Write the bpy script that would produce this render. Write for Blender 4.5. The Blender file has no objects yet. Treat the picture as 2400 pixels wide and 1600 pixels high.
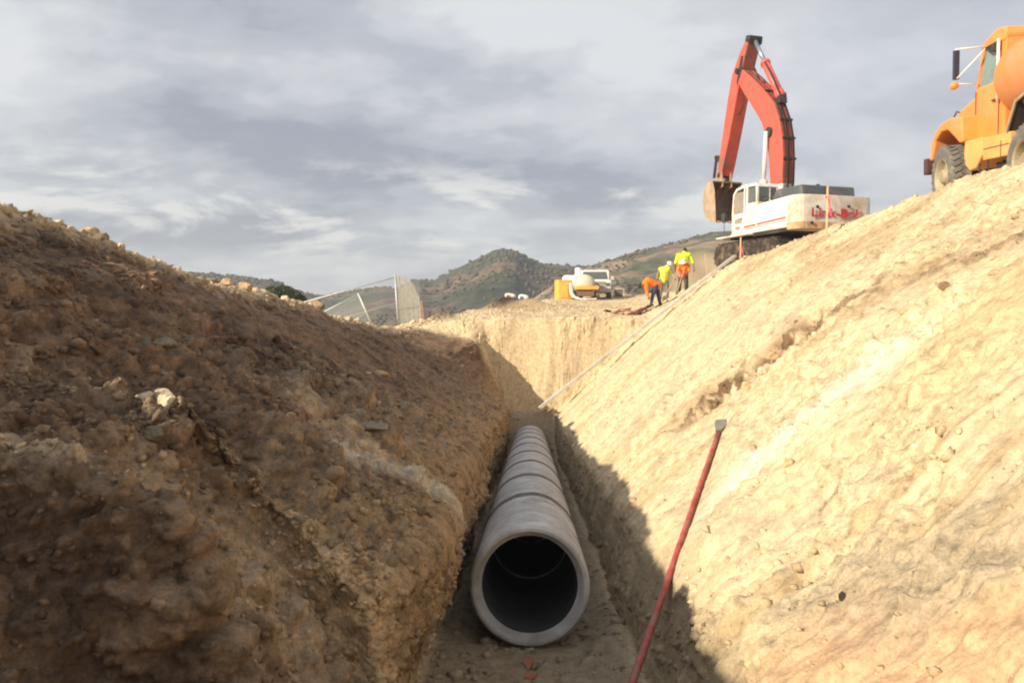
import bpy, bmesh, math, random
import numpy as np
from mathutils import Vector, Matrix, Euler

R = math.radians
random.seed(7)
rng = np.random.RandomState(11)
sc = bpy.context.scene
COL = sc.collection

# ------------------------------------------------------------------ camera
PITCH = math.atan(60 / 1900)
cam_d = bpy.data.cameras.new('camera')
cam_d.sensor_width = 36
cam_d.lens = 28.5
cam_d.clip_start = 0.05
cam_d.clip_end = 8000
cam = bpy.data.objects.new('camera', cam_d)
cam.location = (0, 0, 0)
cam.rotation_euler = (math.pi / 2 - PITCH, 0, 0)
COL.objects.link(cam)
sc.camera = cam

# ------------------------------------------------------------------ sky and sun
SUN_TO = Vector((-1.0, -0.62, 0.535)).normalized()       # towards the sun
sun_el = math.asin(SUN_TO.z)
sun_az = math.atan2(SUN_TO.x, SUN_TO.y)
w = bpy.data.worlds.new('World')
sc.world = w
w.use_nodes = True
nt = w.node_tree
nt.nodes.clear()
N = nt.nodes.new
L = nt.links.new


def nd(tree, kind, **kw):
    n = tree.nodes.new(kind)
    for k, v in kw.items():
        setattr(n, k, v)
    return n


def mth(tree, op, a, b=None, c=None):
    n = tree.nodes.new('ShaderNodeMath')
    n.operation = op
    for i, v in enumerate((a, b, c)):
        if v is None:
            continue
        if isinstance(v, (int, float)):
            n.inputs[i].default_value = v
        else:
            tree.links.new(v, n.inputs[i])
    return n.outputs[0]


def ramp(tree, fac, stops, interp='LINEAR'):
    n = tree.nodes.new('ShaderNodeValToRGB')
    n.color_ramp.interpolation = interp
    el = n.color_ramp.elements
    while len(el) < len(stops):
        el.new(0.5)
    for e, (p, c) in zip(el, stops):
        e.position = p
        e.color = (c, c, c, 1) if isinstance(c, (int, float)) else (*c, 1)
    tree.links.new(fac, n.inputs[0])
    return n.outputs[0]


def mixc(tree, fac, a, b, mode='MIX'):
    n = tree.nodes.new('ShaderNodeMix')
    n.data_type = 'RGBA'
    n.blend_type = mode
    for i, v in ((0, fac), (6, a), (7, b)):
        if isinstance(v, (int, float)):
            n.inputs[i].default_value = v
        elif isinstance(v, tuple):
            n.inputs[i].default_value = (*v, 1)
        else:
            tree.links.new(v, n.inputs[i])
    return n.outputs[2]


def noise(tree, vec, scale, detail=4, rough=.55, dist=0.0):
    n = tree.nodes.new('ShaderNodeTexNoise')
    n.inputs['Scale'].default_value = scale
    n.inputs['Detail'].default_value = detail
    n.inputs['Roughness'].default_value = rough
    n.inputs['Distortion'].default_value = dist
    if vec is not None:
        tree.links.new(vec, n.inputs['Vector'])
    return n.outputs['Fac']


sky = N('ShaderNodeTexSky')
sky.sky_type = 'NISHITA'
sky.sun_disc = False
sky.sun_elevation = sun_el
sky.sun_rotation = sun_az
sky.air_density = 1.2
sky.dust_density = 1.5
tc = N('ShaderNodeTexCoord')
sep = N('ShaderNodeSeparateXYZ')
L(tc.outputs['Generated'], sep.inputs[0])
zz = mth(nt, 'ADD', mth(nt, 'MAXIMUM', sep.outputs[2], 0.0), 0.26)
cx = mth(nt, 'MULTIPLY', mth(nt, 'DIVIDE', sep.outputs[0], zz), .85)
cy = mth(nt, 'DIVIDE', sep.outputs[1], zz)
cmb = N('ShaderNodeCombineXYZ')
L(cx, cmb.inputs[0]); L(cy, cmb.inputs[1])
cmb.inputs[2].default_value = 11.3
n1 = noise(nt, cmb.outputs[0], 1.05, 4, .50, .15)
n2 = noise(nt, cmb.outputs[0], 2.9, 5, .52, .1)
n4 = noise(nt, cmb.outputs[0], 8.5, 5, .55, .4)
dens = mth(nt, 'ADD', mth(nt, 'ADD', mth(nt, 'MULTIPLY', n1, .50), mth(nt, 'MULTIPLY', n2, .38)), mth(nt, 'MULTIPLY', n4, .12))
cloud = ramp(nt, dens, [(.40, (.80, .81, .83)), (.46, (.66, .675, .715)), (.52, (.51, .53, .59)), (.60, (.36, .38, .45))], 'EASE')
# pale puffy bank low over the hills
hz = ramp(nt, sep.outputs[2], [(0.0, .9), (.07, .55), (.16, .0)], 'EASE')
cloud = mixc(nt, mth(nt, 'MULTIPLY', hz, .22), cloud, (.60, .66, .72))
n3 = noise(nt, cmb.outputs[0], 2.2, 6, .6, .3)
puff = mth(nt, 'MULTIPLY', ramp(nt, n3, [(.50, 0.0), (.62, 1.0)], 'EASE'),
           ramp(nt, sep.outputs[2], [(.05, 0.0), (.09, 1.0), (.14, 1.0), (.20, .15)], 'EASE'))
cloud = mixc(nt, mth(nt, 'MULTIPLY', puff, .8), cloud, (.92, .91, .87))
# the cloud to the right of the view is thinner and paler
rt = ramp(nt, sep.outputs[0], [(0.0, .0), (.55, .5)], 'EASE')
cloud = mixc(nt, rt, cloud, (.66, .67, .72))
bg1 = N('ShaderNodeBackground')
L(sky.outputs[0], bg1.inputs[0])
bg1.inputs[1].default_value = 0.10
bg2 = N('ShaderNodeBackground')
L(cloud, bg2.inputs[0])
bg2.inputs[1].default_value = 0.66
mx = N('ShaderNodeMixShader')
mx.inputs[0].default_value = 0.90
L(bg1.outputs[0], mx.inputs[1]); L(bg2.outputs[0], mx.inputs[2])
out = N('ShaderNodeOutputWorld')
L(mx.outputs[0], out.inputs[0])

sun_d = bpy.data.lights.new('sun', 'SUN')
sun_d.energy = 5.0
sun_d.angle = R(0.6)
sun_d.color = (1.0, .87, .66)
sun = bpy.data.objects.new('sun', sun_d)
sun.rotation_euler = (-SUN_TO).to_track_quat('-Z', 'Y').to_euler()
COL.objects.link(sun)

sc.view_settings.view_transform = 'Standard'
sc.view_settings.look = 'None'
sc.view_settings.exposure = 0.62
sc.view_settings.gamma = 1
sc.cycles.use_denoising = True
sc.cycles.filter_width = 2.1
sc.cycles.max_bounces = 6


# ------------------------------------------------------------------ helpers
def P(px, py, Y):
    """point at distance Y along the view ray through photo pixel (2400x1600)"""
    a = (px - 1200) / 1900
    b = (800 - py) / 1900
    d = Vector((a, math.cos(PITCH) + b * math.sin(PITCH), -math.sin(PITCH) + b * math.cos(PITCH)))
    return d * (Y / d.y)


MATS = {}


def mat(name, col, rough=.6, metal=0.0, var=.25, scale=6.0, dirt=None, dirt_amt=.0, bump=.0, alpha=None, spec=.5,
        bscale=40):
    if name in MATS:
        return MATS[name]
    m = bpy.data.materials.new(name)
    m.use_nodes = True
    t = m.node_tree
    b = t.nodes['Principled BSDF']
    b.inputs['Roughness'].default_value = rough
    b.inputs['Metallic'].default_value = metal
    b.inputs['Specular IOR Level'].default_value = spec
    co = t.nodes.new('ShaderNodeTexCoord').outputs['Object']
    f = noise(t, co, scale, 5, .6)
    k = ramp(t, f, [(.3, 1 - var), (.7, 1 + var * .4)])
    c = mixc(t, 1.0, (*col,), k, 'MULTIPLY')
    if dirt:
        f2 = noise(t, co, scale * .5, 8, .68, .6)
        k2 = ramp(t, f2, [(.62 - dirt_amt * .35, 0.0), (.80 - dirt_amt * .3, 1.0)])
        c = mixc(t, k2, c, (*dirt,))
    t.links.new(c, b.inputs['Base Color'])
    if bump:
        bn = t.nodes.new('ShaderNodeBump')
        bn.inputs['Strength'].default_value = bump
        bn.inputs['Distance'].default_value = .02
        t.links.new(noise(t, co, bscale, 6, .6), bn.inputs['Height'])
        t.links.new(bn.outputs[0], b.inputs['Normal'])
    if alpha is not None:
        b.inputs['Alpha'].default_value = alpha
    MATS[name] = m
    return m


def tag(o, label=None, cat=None, group=None, kind=None):
    for k, v in (('label', label), ('category', cat), ('group', group), ('kind', kind)):
        if v:
            o[k] = v
    return o


def empty(name, loc=(0, 0, 0), rot=(0, 0, 0)):
    o = bpy.data.objects.new(name, None)
    o.location = loc
    o.rotation_euler = rot
    o.empty_display_size = .3
    COL.objects.link(o)
    return o


def link_mesh(name, me, m, parent=None, smooth=False):
    if m is not None:
        for mm in (m if isinstance(m, (list, tuple)) else [m]):
            me.materials.append(mm)
    if smooth:
        me.polygons.foreach_set('use_smooth', [True] * len(me.polygons))
    o = bpy.data.objects.new(name, me)
    COL.objects.link(o)
    if parent:
        o.parent = parent
    return o


class MB:
    def __init__(s):
        s.v = []; s.f = []; s.sm = []

    def add(s, vs, fs, smooth=False):
        n = len(s.v)
        s.v += [tuple(v) for v in vs]
        s.f += [tuple(i + n for i in f) for f in fs]
        s.sm += [smooth] * len(fs)
        return s

    def box(s, c, size, rot=None):
        hx, hy, hz = size[0] / 2, size[1] / 2, size[2] / 2
        vs = [Vector((x, y, z)) for z in (-hz, hz) for y in (-hy, hy) for x in (-hx, hx)]
        if rot is not None:
            M = rot if isinstance(rot, Matrix) else Euler(rot).to_matrix()
            vs = [M @ v for v in vs]
        vs = [v + Vector(c) for v in vs]
        return s.add(vs, [(0, 2, 3, 1), (4, 5, 7, 6), (0, 1, 5, 4), (2, 6, 7, 3), (0, 4, 6, 2), (1, 3, 7, 5)])

    def bar(s, p0, p1, wd, ht, up=(0, 0, 1)):
        p0, p1 = Vector(p0), Vector(p1)
        d = (p1 - p0)
        x = d.normalized()
        y = Vector(up).cross(x)
        if y.length < 1e-4:
            y = Vector((0, 1, 0)).cross(x)
        y.normalize()
        z = x.cross(y)
        M = Matrix((x, y, z)).transposed()
        return s.box((p0 + p1) / 2, (d.length, wd, ht), M)

    def tube(s, pts, rad, seg=10, cap=True):
        pts = [Vector(p) for p in pts]
        if isinstance(rad, (int, float)):
            rad = [rad] * len(pts)
        vs = []
        prev = None
        for i, p in enumerate(pts):
            a = pts[max(i - 1, 0)]
            b = pts[min(i + 1, len(pts) - 1)]
            t = (b - a).normalized()
            if prev is None:
                u = t.orthogonal().normalized()
            else:
                u = (prev - t * prev.dot(t)).normalized()
            prev = u
            v = t.cross(u)
            for k in range(seg):
                an = 2 * math.pi * k / seg
                vs.append(p + (u * math.cos(an) + v * math.sin(an)) * rad[i])
        fs = []
        for i in range(len(pts) - 1):
            for k in range(seg):
                k2 = (k + 1) % seg
                fs.append((i * seg + k, i * seg + k2, (i + 1) * seg + k2, (i + 1) * seg + k))
        s.add(vs, fs, True)
        if cap:
            n = len(s.v) - len(vs)
            s.f += [tuple(n + k for k in range(seg))[::-1], tuple(n + (len(pts) - 1) * seg + k for k in range(seg))]
            s.sm += [False, False]
        return s

    def cyl(s, p0, p1, r, r1=None, seg=20):
        return s.tube([p0, p1], [r, r if r1 is None else r1], seg)

    def prism(s, prof, y0, y1, plane='xz'):
        """extrude a closed 2D profile along the third axis"""
        n = len(prof)
        if plane == 'xz':
            vs = [(a, y0, b) for a, b in prof] + [(a, y1, b) for a, b in prof]
        elif plane == 'xy':
            vs = [(a, b, y0) for a, b in prof] + [(a, b, y1) for a, b in prof]
        else:
            vs = [(y0, a, b) for a, b in prof] + [(y1, a, b) for a, b in prof]
        fs = [tuple(range(n)), tuple(range(2 * n - 1, n - 1, -1))]
        fs += [(i, i + n, (i + 1) % n + n, (i + 1) % n) for i in range(n)]
        return s.add(vs, fs)

    def lathe(s, c, axis, prof, seg=32, closed=False, side=None):
        """prof = [(t along axis, radius)]"""
        c = Vector(c); ax = Vector(axis).normalized()
        u = ax.orthogonal().normalized() if side is None else Vector(side)
        v = ax.cross(u)
        vs = []
        for t, r in prof:
            for k in range(seg):
                an = 2 * math.pi * k / seg
                vs.append(c + ax * t + (u * math.cos(an) + v * math.sin(an)) * r)
        m = len(prof)
        fs = []
        for i in range(m if closed else m - 1):
            for k in range(seg):
                k2 = (k + 1) % seg
                j = (i + 1) % m
                fs.append((i * seg + k, i * seg + k2, j * seg + k2, j * seg + k))
        return s.add(vs, fs, False)

    def ell(s, c, r, seg=16, rings=10, M=None):
        c = Vector(c)
        vs = []
        for i in range(rings + 1):
            th = math.pi * i / rings
            for k in range(seg):
                ph = 2 * math.pi * k / seg
                q = Vector((r[0] * math.sin(th) * math.cos(ph), r[1] * math.sin(th) * math.sin(ph), r[2] * math.cos(th)))
                if M is not None:
                    q = M @ q
                vs.append(c + q)
        fs = []
        for i in range(rings):
            for k in range(seg):
                k2 = (k + 1) % seg
                fs.append((i * seg + k, (i + 1) * seg + k, (i + 1) * seg + k2, i * seg + k2))
        return s.add(vs, fs, True)

    def build(s, name, m, parent=None, bevel=0.0, smooth=None, fix=True):
        me = bpy.data.meshes.new(name)
        me.from_pydata(s.v, [], s.f)
        o = link_mesh(name, me, m, parent)
        sm = s.sm if smooth is None else [smooth] * len(s.f)
        me.polygons.foreach_set('use_smooth', sm)
        if fix:
            bm = bmesh.new()
            bm.from_mesh(me)
            bmesh.ops.recalc_face_normals(bm, faces=bm.faces)
            bm.to_mesh(me)
            bm.free()
        if bevel:
            b = o.modifiers.new('bevel', 'BEVEL')
            b.width = bevel
            b.segments = 2
            b.limit_method = 'ANGLE'
            b.angle_limit = R(35)
        return o


# numpy value/gradient noise ---------------------------------------------
_perm = rng.permutation(4096)


def _h(ix, iy, iz):
    a = _perm[(ix & 4095)]
    b = _perm[((a + iy) & 4095)]
    c = _perm[((b + iz) & 4095)]
    return c / 2048.0 - 1.0


def vn(x, y, z):
    ix = np.floor(x).astype(np.int64); iy = np.floor(y).astype(np.int64); iz = np.floor(z).astype(np.int64)
    fx = x - ix; fy = y - iy; fz = z - iz
    fx = fx * fx * fx * (fx * (fx * 6 - 15) + 10); fy = fy * fy * (3 - 2 * fy); fz = fz * fz * (3 - 2 * fz)
    r = 0
    for dx in (0, 1):
        wx = fx if dx else 1 - fx
        for dy in (0, 1):
            wy = fy if dy else 1 - fy
            for dz in (0, 1):
                wz = fz if dz else 1 - fz
                r = r + _h(ix + dx, iy + dy, iz + dz) * wx * wy * wz
    return r


def fbm(x, y, z, o=4, g=.5, ridge=False):
    a = 1.0; t = 0; s = 0
    x, y, z = (.36 * x + .48 * y - .80 * z), (-.80 * x + .60 * y + 0 * z), (.48 * x + .64 * y + .60 * z)
    for i in range(o):
        q = vn(x + 17.3 * i, y - 9.1 * i, z + 5.7 * i)
        if ridge:
            q = 1 - 2 * np.abs(q)
        t = t + a * q
        s += a
        a *= g
        x, y, z = 2.03 * (.60 * x + .64 * y - .48 * z), 2.03 * (-.80 * x + .48 * y - .36 * z), 2.03 * (.60 * y + .80 * z)
    return t / s


def sst(a, b, x):
    t = np.clip((x - a) / (b - a), 0, 1)
    return t * t * (3 - 2 * t)


def clods(X, Y, Z, cell, dens, seed, mask, rmin=.28, rmax=.62):
    """half-buried lumps: height (in units of cell) of random rounded blocks around each point"""
    out_ = np.zeros(X.shape)
    sel = mask > .02
    x = X[sel] / cell; y = Y[sel] / cell; z = Z[sel] / cell
    wx = .22 * vn(x * 2.3 + seed, y * 2.3, z * 2.3); wy = .22 * vn(x * 2.3, y * 2.3 + seed, z * 2.3 + 7)
    x = x + wx; y = y + wy
    ix = np.floor(x).astype(np.int64); iy = np.floor(y).astype(np.int64); iz = np.floor(z).astype(np.int64)
    best = np.zeros(x.shape)
    for a in (-1, 0, 1):
        for b in (-1, 0, 1):
            for c in (-1, 0, 1):
                jx, jy, jz = ix + a + seed * 31, iy + b, iz + c
                h1 = _h(jx, jy, jz); h2 = _h(jx + 7, jy + 3, jz + 11); h3 = _h(jx + 13, jy + 5, jz); h4 = _h(jx, jy + 19, jz + 2); h5 = _h(jx + 3, jy, jz + 29)
                px_ = ix + a + .5 + .4 * h1; py_ = iy + b + .5 + .4 * h2; pz_ = iz + c + .5 + .4 * h3
                rr = np.where(h4 < dens * 2 - 1, rmin + (rmax - rmin) * (h5 * .5 + .5) ** 1.5, 0)
                ex_ = 1 + .5 * h1; ey_ = 1 + .5 * h3
                d = np.maximum(np.maximum(np.abs(x - px_) * ex_, np.abs(y - py_) * ey_) * 1.05, np.sqrt(((x - px_) * ex_) ** 2 + ((y - py_) * ey_) ** 2 + (z - pz_) ** 2))
                q = np.where(rr > 0, np.sqrt(np.maximum(0, 1 - (d / np.maximum(rr, .01)) ** 2)) * rr, 0)
                best = np.maximum(best, q)
    out_[sel] = best
    return out_ * mask


# ------------------------------------------------------------------ soil material
def soil_material(name, attr=True, bump=.55, col=None):
    m = bpy.data.materials.new(name)
    m.use_nodes = True
    t = m.node_tree
    b = t.nodes['Principled BSDF']
    b.inputs['Roughness'].default_value = .95
    b.inputs['Specular IOR Level'].default_value = .12
    co = t.nodes.new('ShaderNodeTexCoord').outputs['Object']
    if attr:
        a = t.nodes.new('ShaderNodeAttribute')
        a.attribute_name = 'tint'
        base = a.outputs['Color']
    else:
        base = None
    f = noise(t, co, 9, 7, .66)
    k = ramp(t, f, [(.30, .50), (.5, 1.0), (.70, 1.35)])
    f2 = noise(t, co, 55, 4, .6)
    k2 = ramp(t, f2, [(.32, .72), (.55, 1.05)])
    kk = mixc(t, 1.0, k, k2, 'MULTIPLY')
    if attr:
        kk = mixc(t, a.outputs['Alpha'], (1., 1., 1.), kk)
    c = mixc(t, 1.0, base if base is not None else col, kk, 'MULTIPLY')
    # small dark crumbs and pale grit
    vo = t.nodes.new('ShaderNodeTexVoronoi')
    vo.inputs['Scale'].default_value = 17
    t.links.new(co, vo.inputs['Vector'])
    sp = ramp(t, vo.outputs['Distance'], [(.10, 1.0), (.2, 0.0)])
    gate = ramp(t, noise(t, co, 2.3, 3, .5), [(.52, 0.0), (.66, .75)])
    c = mixc(t, mth(t, 'MULTIPLY', sp, gate), c, (.13, .085, .055))
    t.links.new(c, b.inputs['Base Color'])
    bn = t.nodes.new('ShaderNodeBump')
    bn.inputs['Strength'].default_value = bump
    bn.inputs['Distance'].default_value = .05
    h = mth(t, 'ADD', mth(t, 'MULTIPLY', noise(t, co, 14, 8, .68), 1.0), mth(t, 'MULTIPLY', vo.outputs['Distance'], .25))
    t.links.new(h, bn.inputs['Height'])
    t.links.new(bn.outputs[0], b.inputs['Normal'])
    return m


SOIL = soil_material('soil')


def C(*a):
    return np.array(a, dtype=float)


TAN = C(.60, .475, .305); BROWN = C(.215, .135, .083); DARK = C(.058, .038, .030)
PALE = C(.66, .56, .41); RED = C(.45, .25, .15); GREY = C(.37, .31, .225); OCHRE = C(.38, .245, .105)

# ------------------------------------------------------------------ ground: trench, slopes, plateau
ST = {  # Y : crestL, midL, edgeL(dx from centre), baseL, baseR, edgeR, midR, crestR, benchR
    -14: [(-6.0, 1.6), (-4.0, -.2), (-2.2, -1.2), (-1.6, -1.3), (.92, -1.30), (1.30, -1.10), (4.2, .5), (7.5, 2.3), (9.3, 2.0)],
    1.0: [(-5.7, 1.50), (-3.8, -.5), (-2.3, -1.7), (-1.7, -2.5), (.92, -2.50), (1.30, -1.90), (4.2, .5), (7.5, 2.3), (9.3, 2.0)],  # left crest, out of view here, raised for the shade it casts
    2.6: [(-5.5, 1.33), (-3.6, -.7), (-2.3, -1.75), (-1.6, -2.63), (.92, -2.63), (1.30, -1.90), (4.2, .5), (7.5, 2.3), (9.3, 2.0)],
    3.3: [(-5.4, 1.28), (-3.2, -.55), (-1.95, -1.10), (-1.1, -2.69), (.92, -2.69), (1.30, -1.90), (4.2, .5), (7.5, 2.3), (9.3, 2.0)],
    3.5: [(-5.3, 1.18), (-3.0, -.42), (-1.55, -.78), (-.74, -2.71), (.92, -2.71), (1.30, -1.90), (4.2, .5), (7.5, 2.3), (9.3, 2.0)],
    3.68: [(-5.25, 1.16), (-3.2, -.46), (-2.2, -.66), (-.88, -2.73), (.92, -2.73), (1.30, -1.90), (4.2, .5), (7.5, 2.3), (9.3, 2.0)],
    4.6: [(-5.1, 1.12), (-3.0, -.33), (-1.90, -.48), (-.76, -2.81), (.92, -2.81), (1.30, -2.05), (4.2, .5), (7.5, 2.3), (9.3, 2.0)],
    4.85: [(-5.0, 1.10), (-2.95, -.56), (-1.00, -1.75), (-.87, -2.83), (.92, -2.83), (1.30, -2.05), (4.2, .5), (7.5, 2.3), (9.3, 2.0)],
    6.0: [(-5.0, 1.10), (-2.95, -.50), (-.90, -1.80), (-.87, -2.93), (.92, -2.93), (1.30, -2.15), (4.2, .5), (7.5, 2.3), (9.3, 2.0)],
    8:   [(-5.0, 1.08), (-2.95, -.40), (-.95, -1.80), (-.86, -3.11), (.92, -3.11), (1.22, -2.35), (4.2, .2), (7.6, 2.3), (9.3, 2.1)],
    12.3: [(-5.0, .60), (-2.9, -.85), (-.92, -2.10), (-.84, -3.49), (.92, -3.49), (1.18, -2.65), (4.2, .0), (7.7, 2.35), (9.3, 2.25)],
    18:  [(-5.0, .42), (-2.8, -1.1), (-.88, -2.50), (-.84, -4.00), (.92, -4.00), (1.12, -3.05), (4.3, -.2), (8.0, 2.34), (9.3, 2.5)],
    24:  [(-5.0, -.06), (-2.7, -1.5), (-.82, -2.95), (-.82, -4.54), (.92, -4.54), (1.08, -3.45), (4.5, -.5), (8.0, 2.14), (9.5, 2.1)],
    28.2: [(-4.8, -.37), (-2.6, -1.8), (-.78, -3.25), (-.80, -4.90), (.90, -4.60), (1.05, -3.70), (4.5, -.9), (8.0, 1.95), (9.6, 1.95)],
    29.4: [(-4.3, -.42), (-1.9, -1.25), (-.98, -3.15), (-.86, -3.45), (.90, -3.40), (1.05, -3.55), (4.6, -.95), (8.0, 1.85), (9.6, 1.95)],
    30.9: [(-3.8, -.38), (-1.15, -.95), (-1.15, -3.0), (-.95, -3.75), (.90, -3.75), (1.10, -3.65), (4.6, -.95), (8.1, 1.75), (9.6, 1.95)],
}
YS = sorted(ST)
NSEG = [12, 26, 22, 150, 250, 150, 56, 60, 130, 140, 44, 26, 12]   # columns per segment
PK_X = [-70, -14, -6, -4, -2, 0, 2, 4, 5.3, 6.6, 8, 9.6, 14, 70]
PK = {  # plateau heights behind the end wall
    31.0: [-8, -2.4, -.8, -.42, -.22, -.12, -.10, -.10, -.10, .55, 1.75, 1.95, 2.0, 2.0],
    34:   [-8, -2.6, -.6, -.22, .02, .08, .06, .06, .12, .62, 1.50, 1.95, 2.0, 2.0],
    37:   [-8, -3.5, -1.2, -.45, .25, .38, .30, .24, .30, .60, 1.05, 1.85, 2.0, 2.0],
    40:   [-8, -5, -3.0, -1.6, .10, .80, .60, .45, .45, .60, .95, 1.6, 2.0, 2.0],
    45:   [-9, -6, -4.4, -3.2, -1.4, .45, .90, .78, .75, .8, 1.0, 1.4, 2.0, 2.0],
    50:   [-10, -8, -6, -5, -3, -.8, .95, 1.03, 1.05, 1.08, 1.2, 1.4, 2.0, 2.0],
    56:   [-11, -9, -7, -6.5, -5, -2.5, .8, 1.25, 1.30, 1.32, 1.4, 1.5, 2.0, 2.0],
    62:   [-12, -10, -8, -7.5, -6.5, -5, -1.2, 1.1, 1.30, 1.4, 1.5, 1.6, 2.0, 2.0],
    75:   [-13, -12, -10, -10, -9, -8, -6, -4, -3, -2.2, -1.5, -1, 0, 1.0],
    100:  [-14, -13, -13, -13, -13, -12.5, -12, -11, -10, -9, -8, -7, -5, -3],
    150:  [-15, -15, -15, -15, -15, -15, -15, -15, -15, -15, -15, -15, -14, -14],
}
PYS = sorted(PK)


def plateau(x, Y):
    i = int(np.clip(np.searchsorted(PYS, Y) - 1, 0, len(PYS) - 2))
    a, b = PYS[i], PYS[i + 1]
    t = np.clip((Y - a) / (b - a), 0, 1)
    za = np.interp(x, PK_X, PK[a]); zb = np.interp(x, PK_X, PK[b])
    return za * (1 - t) + zb * t


def station(Y):
    pts = []
    for k in range(9):
        xs = [ST[y][k][0] for y in YS]; zs = [ST[y][k][1] for y in YS]
        x = np.interp(Y, YS, xs); z = np.interp(Y, YS, zs)
        if 2 <= k <= 5:
            x += .0221 * Y
        pts.append((x, z))
    c = pts[0]
    left = [(-70, -6.0), (-14, c[1] - 2.6), (c[0] - 1.6, c[1] - .35)]
    right = [(14, pts[-1][1] - .1), (70, 1.2)]
    return left + pts + right


def column_params():
    u = []
    for s_, n in enumerate(NSEG):
        for k in range(n):
            u.append(s_ + k / n)
    u.append(len(NSEG))
    return np.array(u)


U = column_params()
NC = len(U)
rows = list(np.linspace(-14, 1.2, 42)[:-1])
y = 1.2
while y < 30.6:
    rows.append(y)
    if 4.56 < y < 4.90 or 3.28 < y < 3.70:
        y += .0065
        continue
    y *= 1.0052 if y > 9 else (1.0036 if y > 2.6 else 1.010)
y = 30.62
while y < 31.30:
    rows.append(y); y += .0105
y = 31.32
while y < 46:
    rows.append(y); y += .07
while y < 64:
    rows.append(y); y += .22
while y < 152:
    rows.append(y); y *= 1.02
rows = np.array(rows)
NR = len(rows)
GX = np.zeros((NR, NC)); GZ = np.zeros((NR, NC)); GS = np.zeros((NR, NC))
ker = np.exp(-.5 * (np.arange(-7, 8) / 3.0) ** 2); ker /= ker.sum()
for r, Y in enumerate(rows):
    st = station(min(max(Y, -14), 30.9))
    xs = np.interp(U, range(len(st)), [p[0] for p in st])
    zs = np.interp(U, range(len(st)), [p[1] for p in st])
    for arr in (xs, zs):
        pad = np.concatenate([np.full(7, arr[0]), arr, np.full(7, arr[-1])])
        sm = np.convolve(pad, ker, 'valid')
        arr[8:-8] = sm[8:-8]
    if Y > 30.9:
        zp = plateau(xs, Y)
        t = sst(30.92, 31.25, Y)
        zs = zs * (1 - t) + zp * t
    GX[r] = xs; GZ[r] = zs
    GS[r] = np.concatenate([[0], np.cumsum(np.hypot(np.diff(xs), np.diff(zs)))])
GS -= GS[:, [int(np.argmin(np.abs(U - 6.5)))]]
GY = np.repeat(rows[:, None], NC, 1)
UU = np.repeat(U[None], NR, 0)
# outside the mouth of the wall, the face wobbles a little in plan
wall = sst(30.5, 30.9, GY) * (1 - sst(31.3, 31.9, GY))
GY = GY + wall * (.22 * fbm(GX * .7, GZ * .12, GX * 0 + 3.1, 3) + .004 * fbm(GX * 4, GZ * .7, GX * 0, 3))


def normals(X, Y, Z):
    dxu = np.gradient(X, axis=1); dyu = np.gradient(Y, axis=1); dzu = np.gradient(Z, axis=1)
    dxv = np.gradient(X, axis=0); dyv = np.gradient(Y, axis=0); dzv = np.gradient(Z, axis=0)
    nx = dyu * dzv - dzu * dyv; ny = dzu * dxv - dxu * dzv; nz = dxu * dyv - dyu * dxv
    l = np.sqrt(nx * nx + ny * ny + nz * nz) + 1e-9
    return nx / l, ny / l, nz / l


nx, ny, nz = normals(GX, GY, GZ)
near = 1 - sst(55, 75, GY)
onL = sst(3.2, 3.9, UU) * (1 - sst(5.6, 6.0, UU))          # left slope and its wall
onR = sst(7.0, 7.4, UU) * (1 - sst(10.0, 10.8, UU))
flo = sst(5.9, 6.1, UU) * (1 - sst(6.9, 7.1, UU))
preW = 1 - sst(30.4, 30.8, GY)
D = np.zeros_like(GX)
# broad lumps
D += .12 * near * (1 - .7 * flo) * fbm(GX * .45, GY * .45, GZ * .45, 3)
# bucket scratches down the fall of the slope
D += .075 * (onL * (.25 + .75 * sst(5, 8, GY)) + onR) * preW * fbm(GS * .35, GY * 2.6, GX * 0 + 2.2, 4, .6)
D += .014 * (onL * sst(5, 8, GY) * 2 + onR) * preW * fbm(GS * .8, GY * 9.0, GX * 0 + 7.2, 3, .6)
# isotropic crumbs
D += .060 * near * (1 - .5 * flo) * fbm(GX * 2.2, GY * 2.2, GZ * 2.2, 4, .55)
cl = fbm(GX * 6.0, GY * 6.0, GZ * 6.0, 3, .55)
gate = sst(-.15, .45, fbm(GX * .8 + 9, GY * .8, GZ * .8, 3))
D += .085 * near * gate * np.maximum(cl, -.2) * (onL * .9 + onR * .5 + .35)
nearL = onL * (1 - sst(7, 13, GY)) * sst(1.5, 3, GY)
D += nearL * (.055 * fbm(GX * 3.1, GY * 3.1, GZ * 3.1 + 40, 6, .68) + .035 * np.minimum(fbm(GX * 6.3, GY * 6.3 + 9, GZ * 6.3, 3, .6, True), .35))
D += .035 * near * preW * (.5 * onR * sst(-.1, .4, fbm(GX * .6 + 5, GY * .6, GZ * .6, 3)) + onL) * fbm(GX * 4.2, GY * 4.2, GZ * 4.2 + 60, 5, .68)
cg = sst(-.25, .30, fbm(GX * .9 + 70, GY * .9, GZ * .9, 3))
cg = np.maximum(cg, 1 - sst(4.9, 5.6, GY))
mL = onL * preW * (.45 + .55 * cg) * (1 - .75 * sst(4.7, 5.1, UU) * (GY > 4.9))
mfar = (1 - sst(24, 31, GY))
c1 = clods(GX, GY, GZ, .34, .42, 1, mL * mfar) / .45; D += .10 * c1
m2 = mL * (1 - sst(11, 17, GY)); c2 = clods(GX, GY, GZ, .16, .42, 2, m2) / .45; D += .062 * c2
m3 = mL * (1 - sst(5.5, 8, GY)); c3 = clods(GX, GY, GZ, .07, .48, 3, m3) / .45; D += .034 * c3
cgr = sst(-.10, .35, fbm(GX * .8 + 30, GY * .8, GZ * .8 + 4, 4, .6))
mR = onR * preW * cgr * (UU > 7.6)
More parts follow.
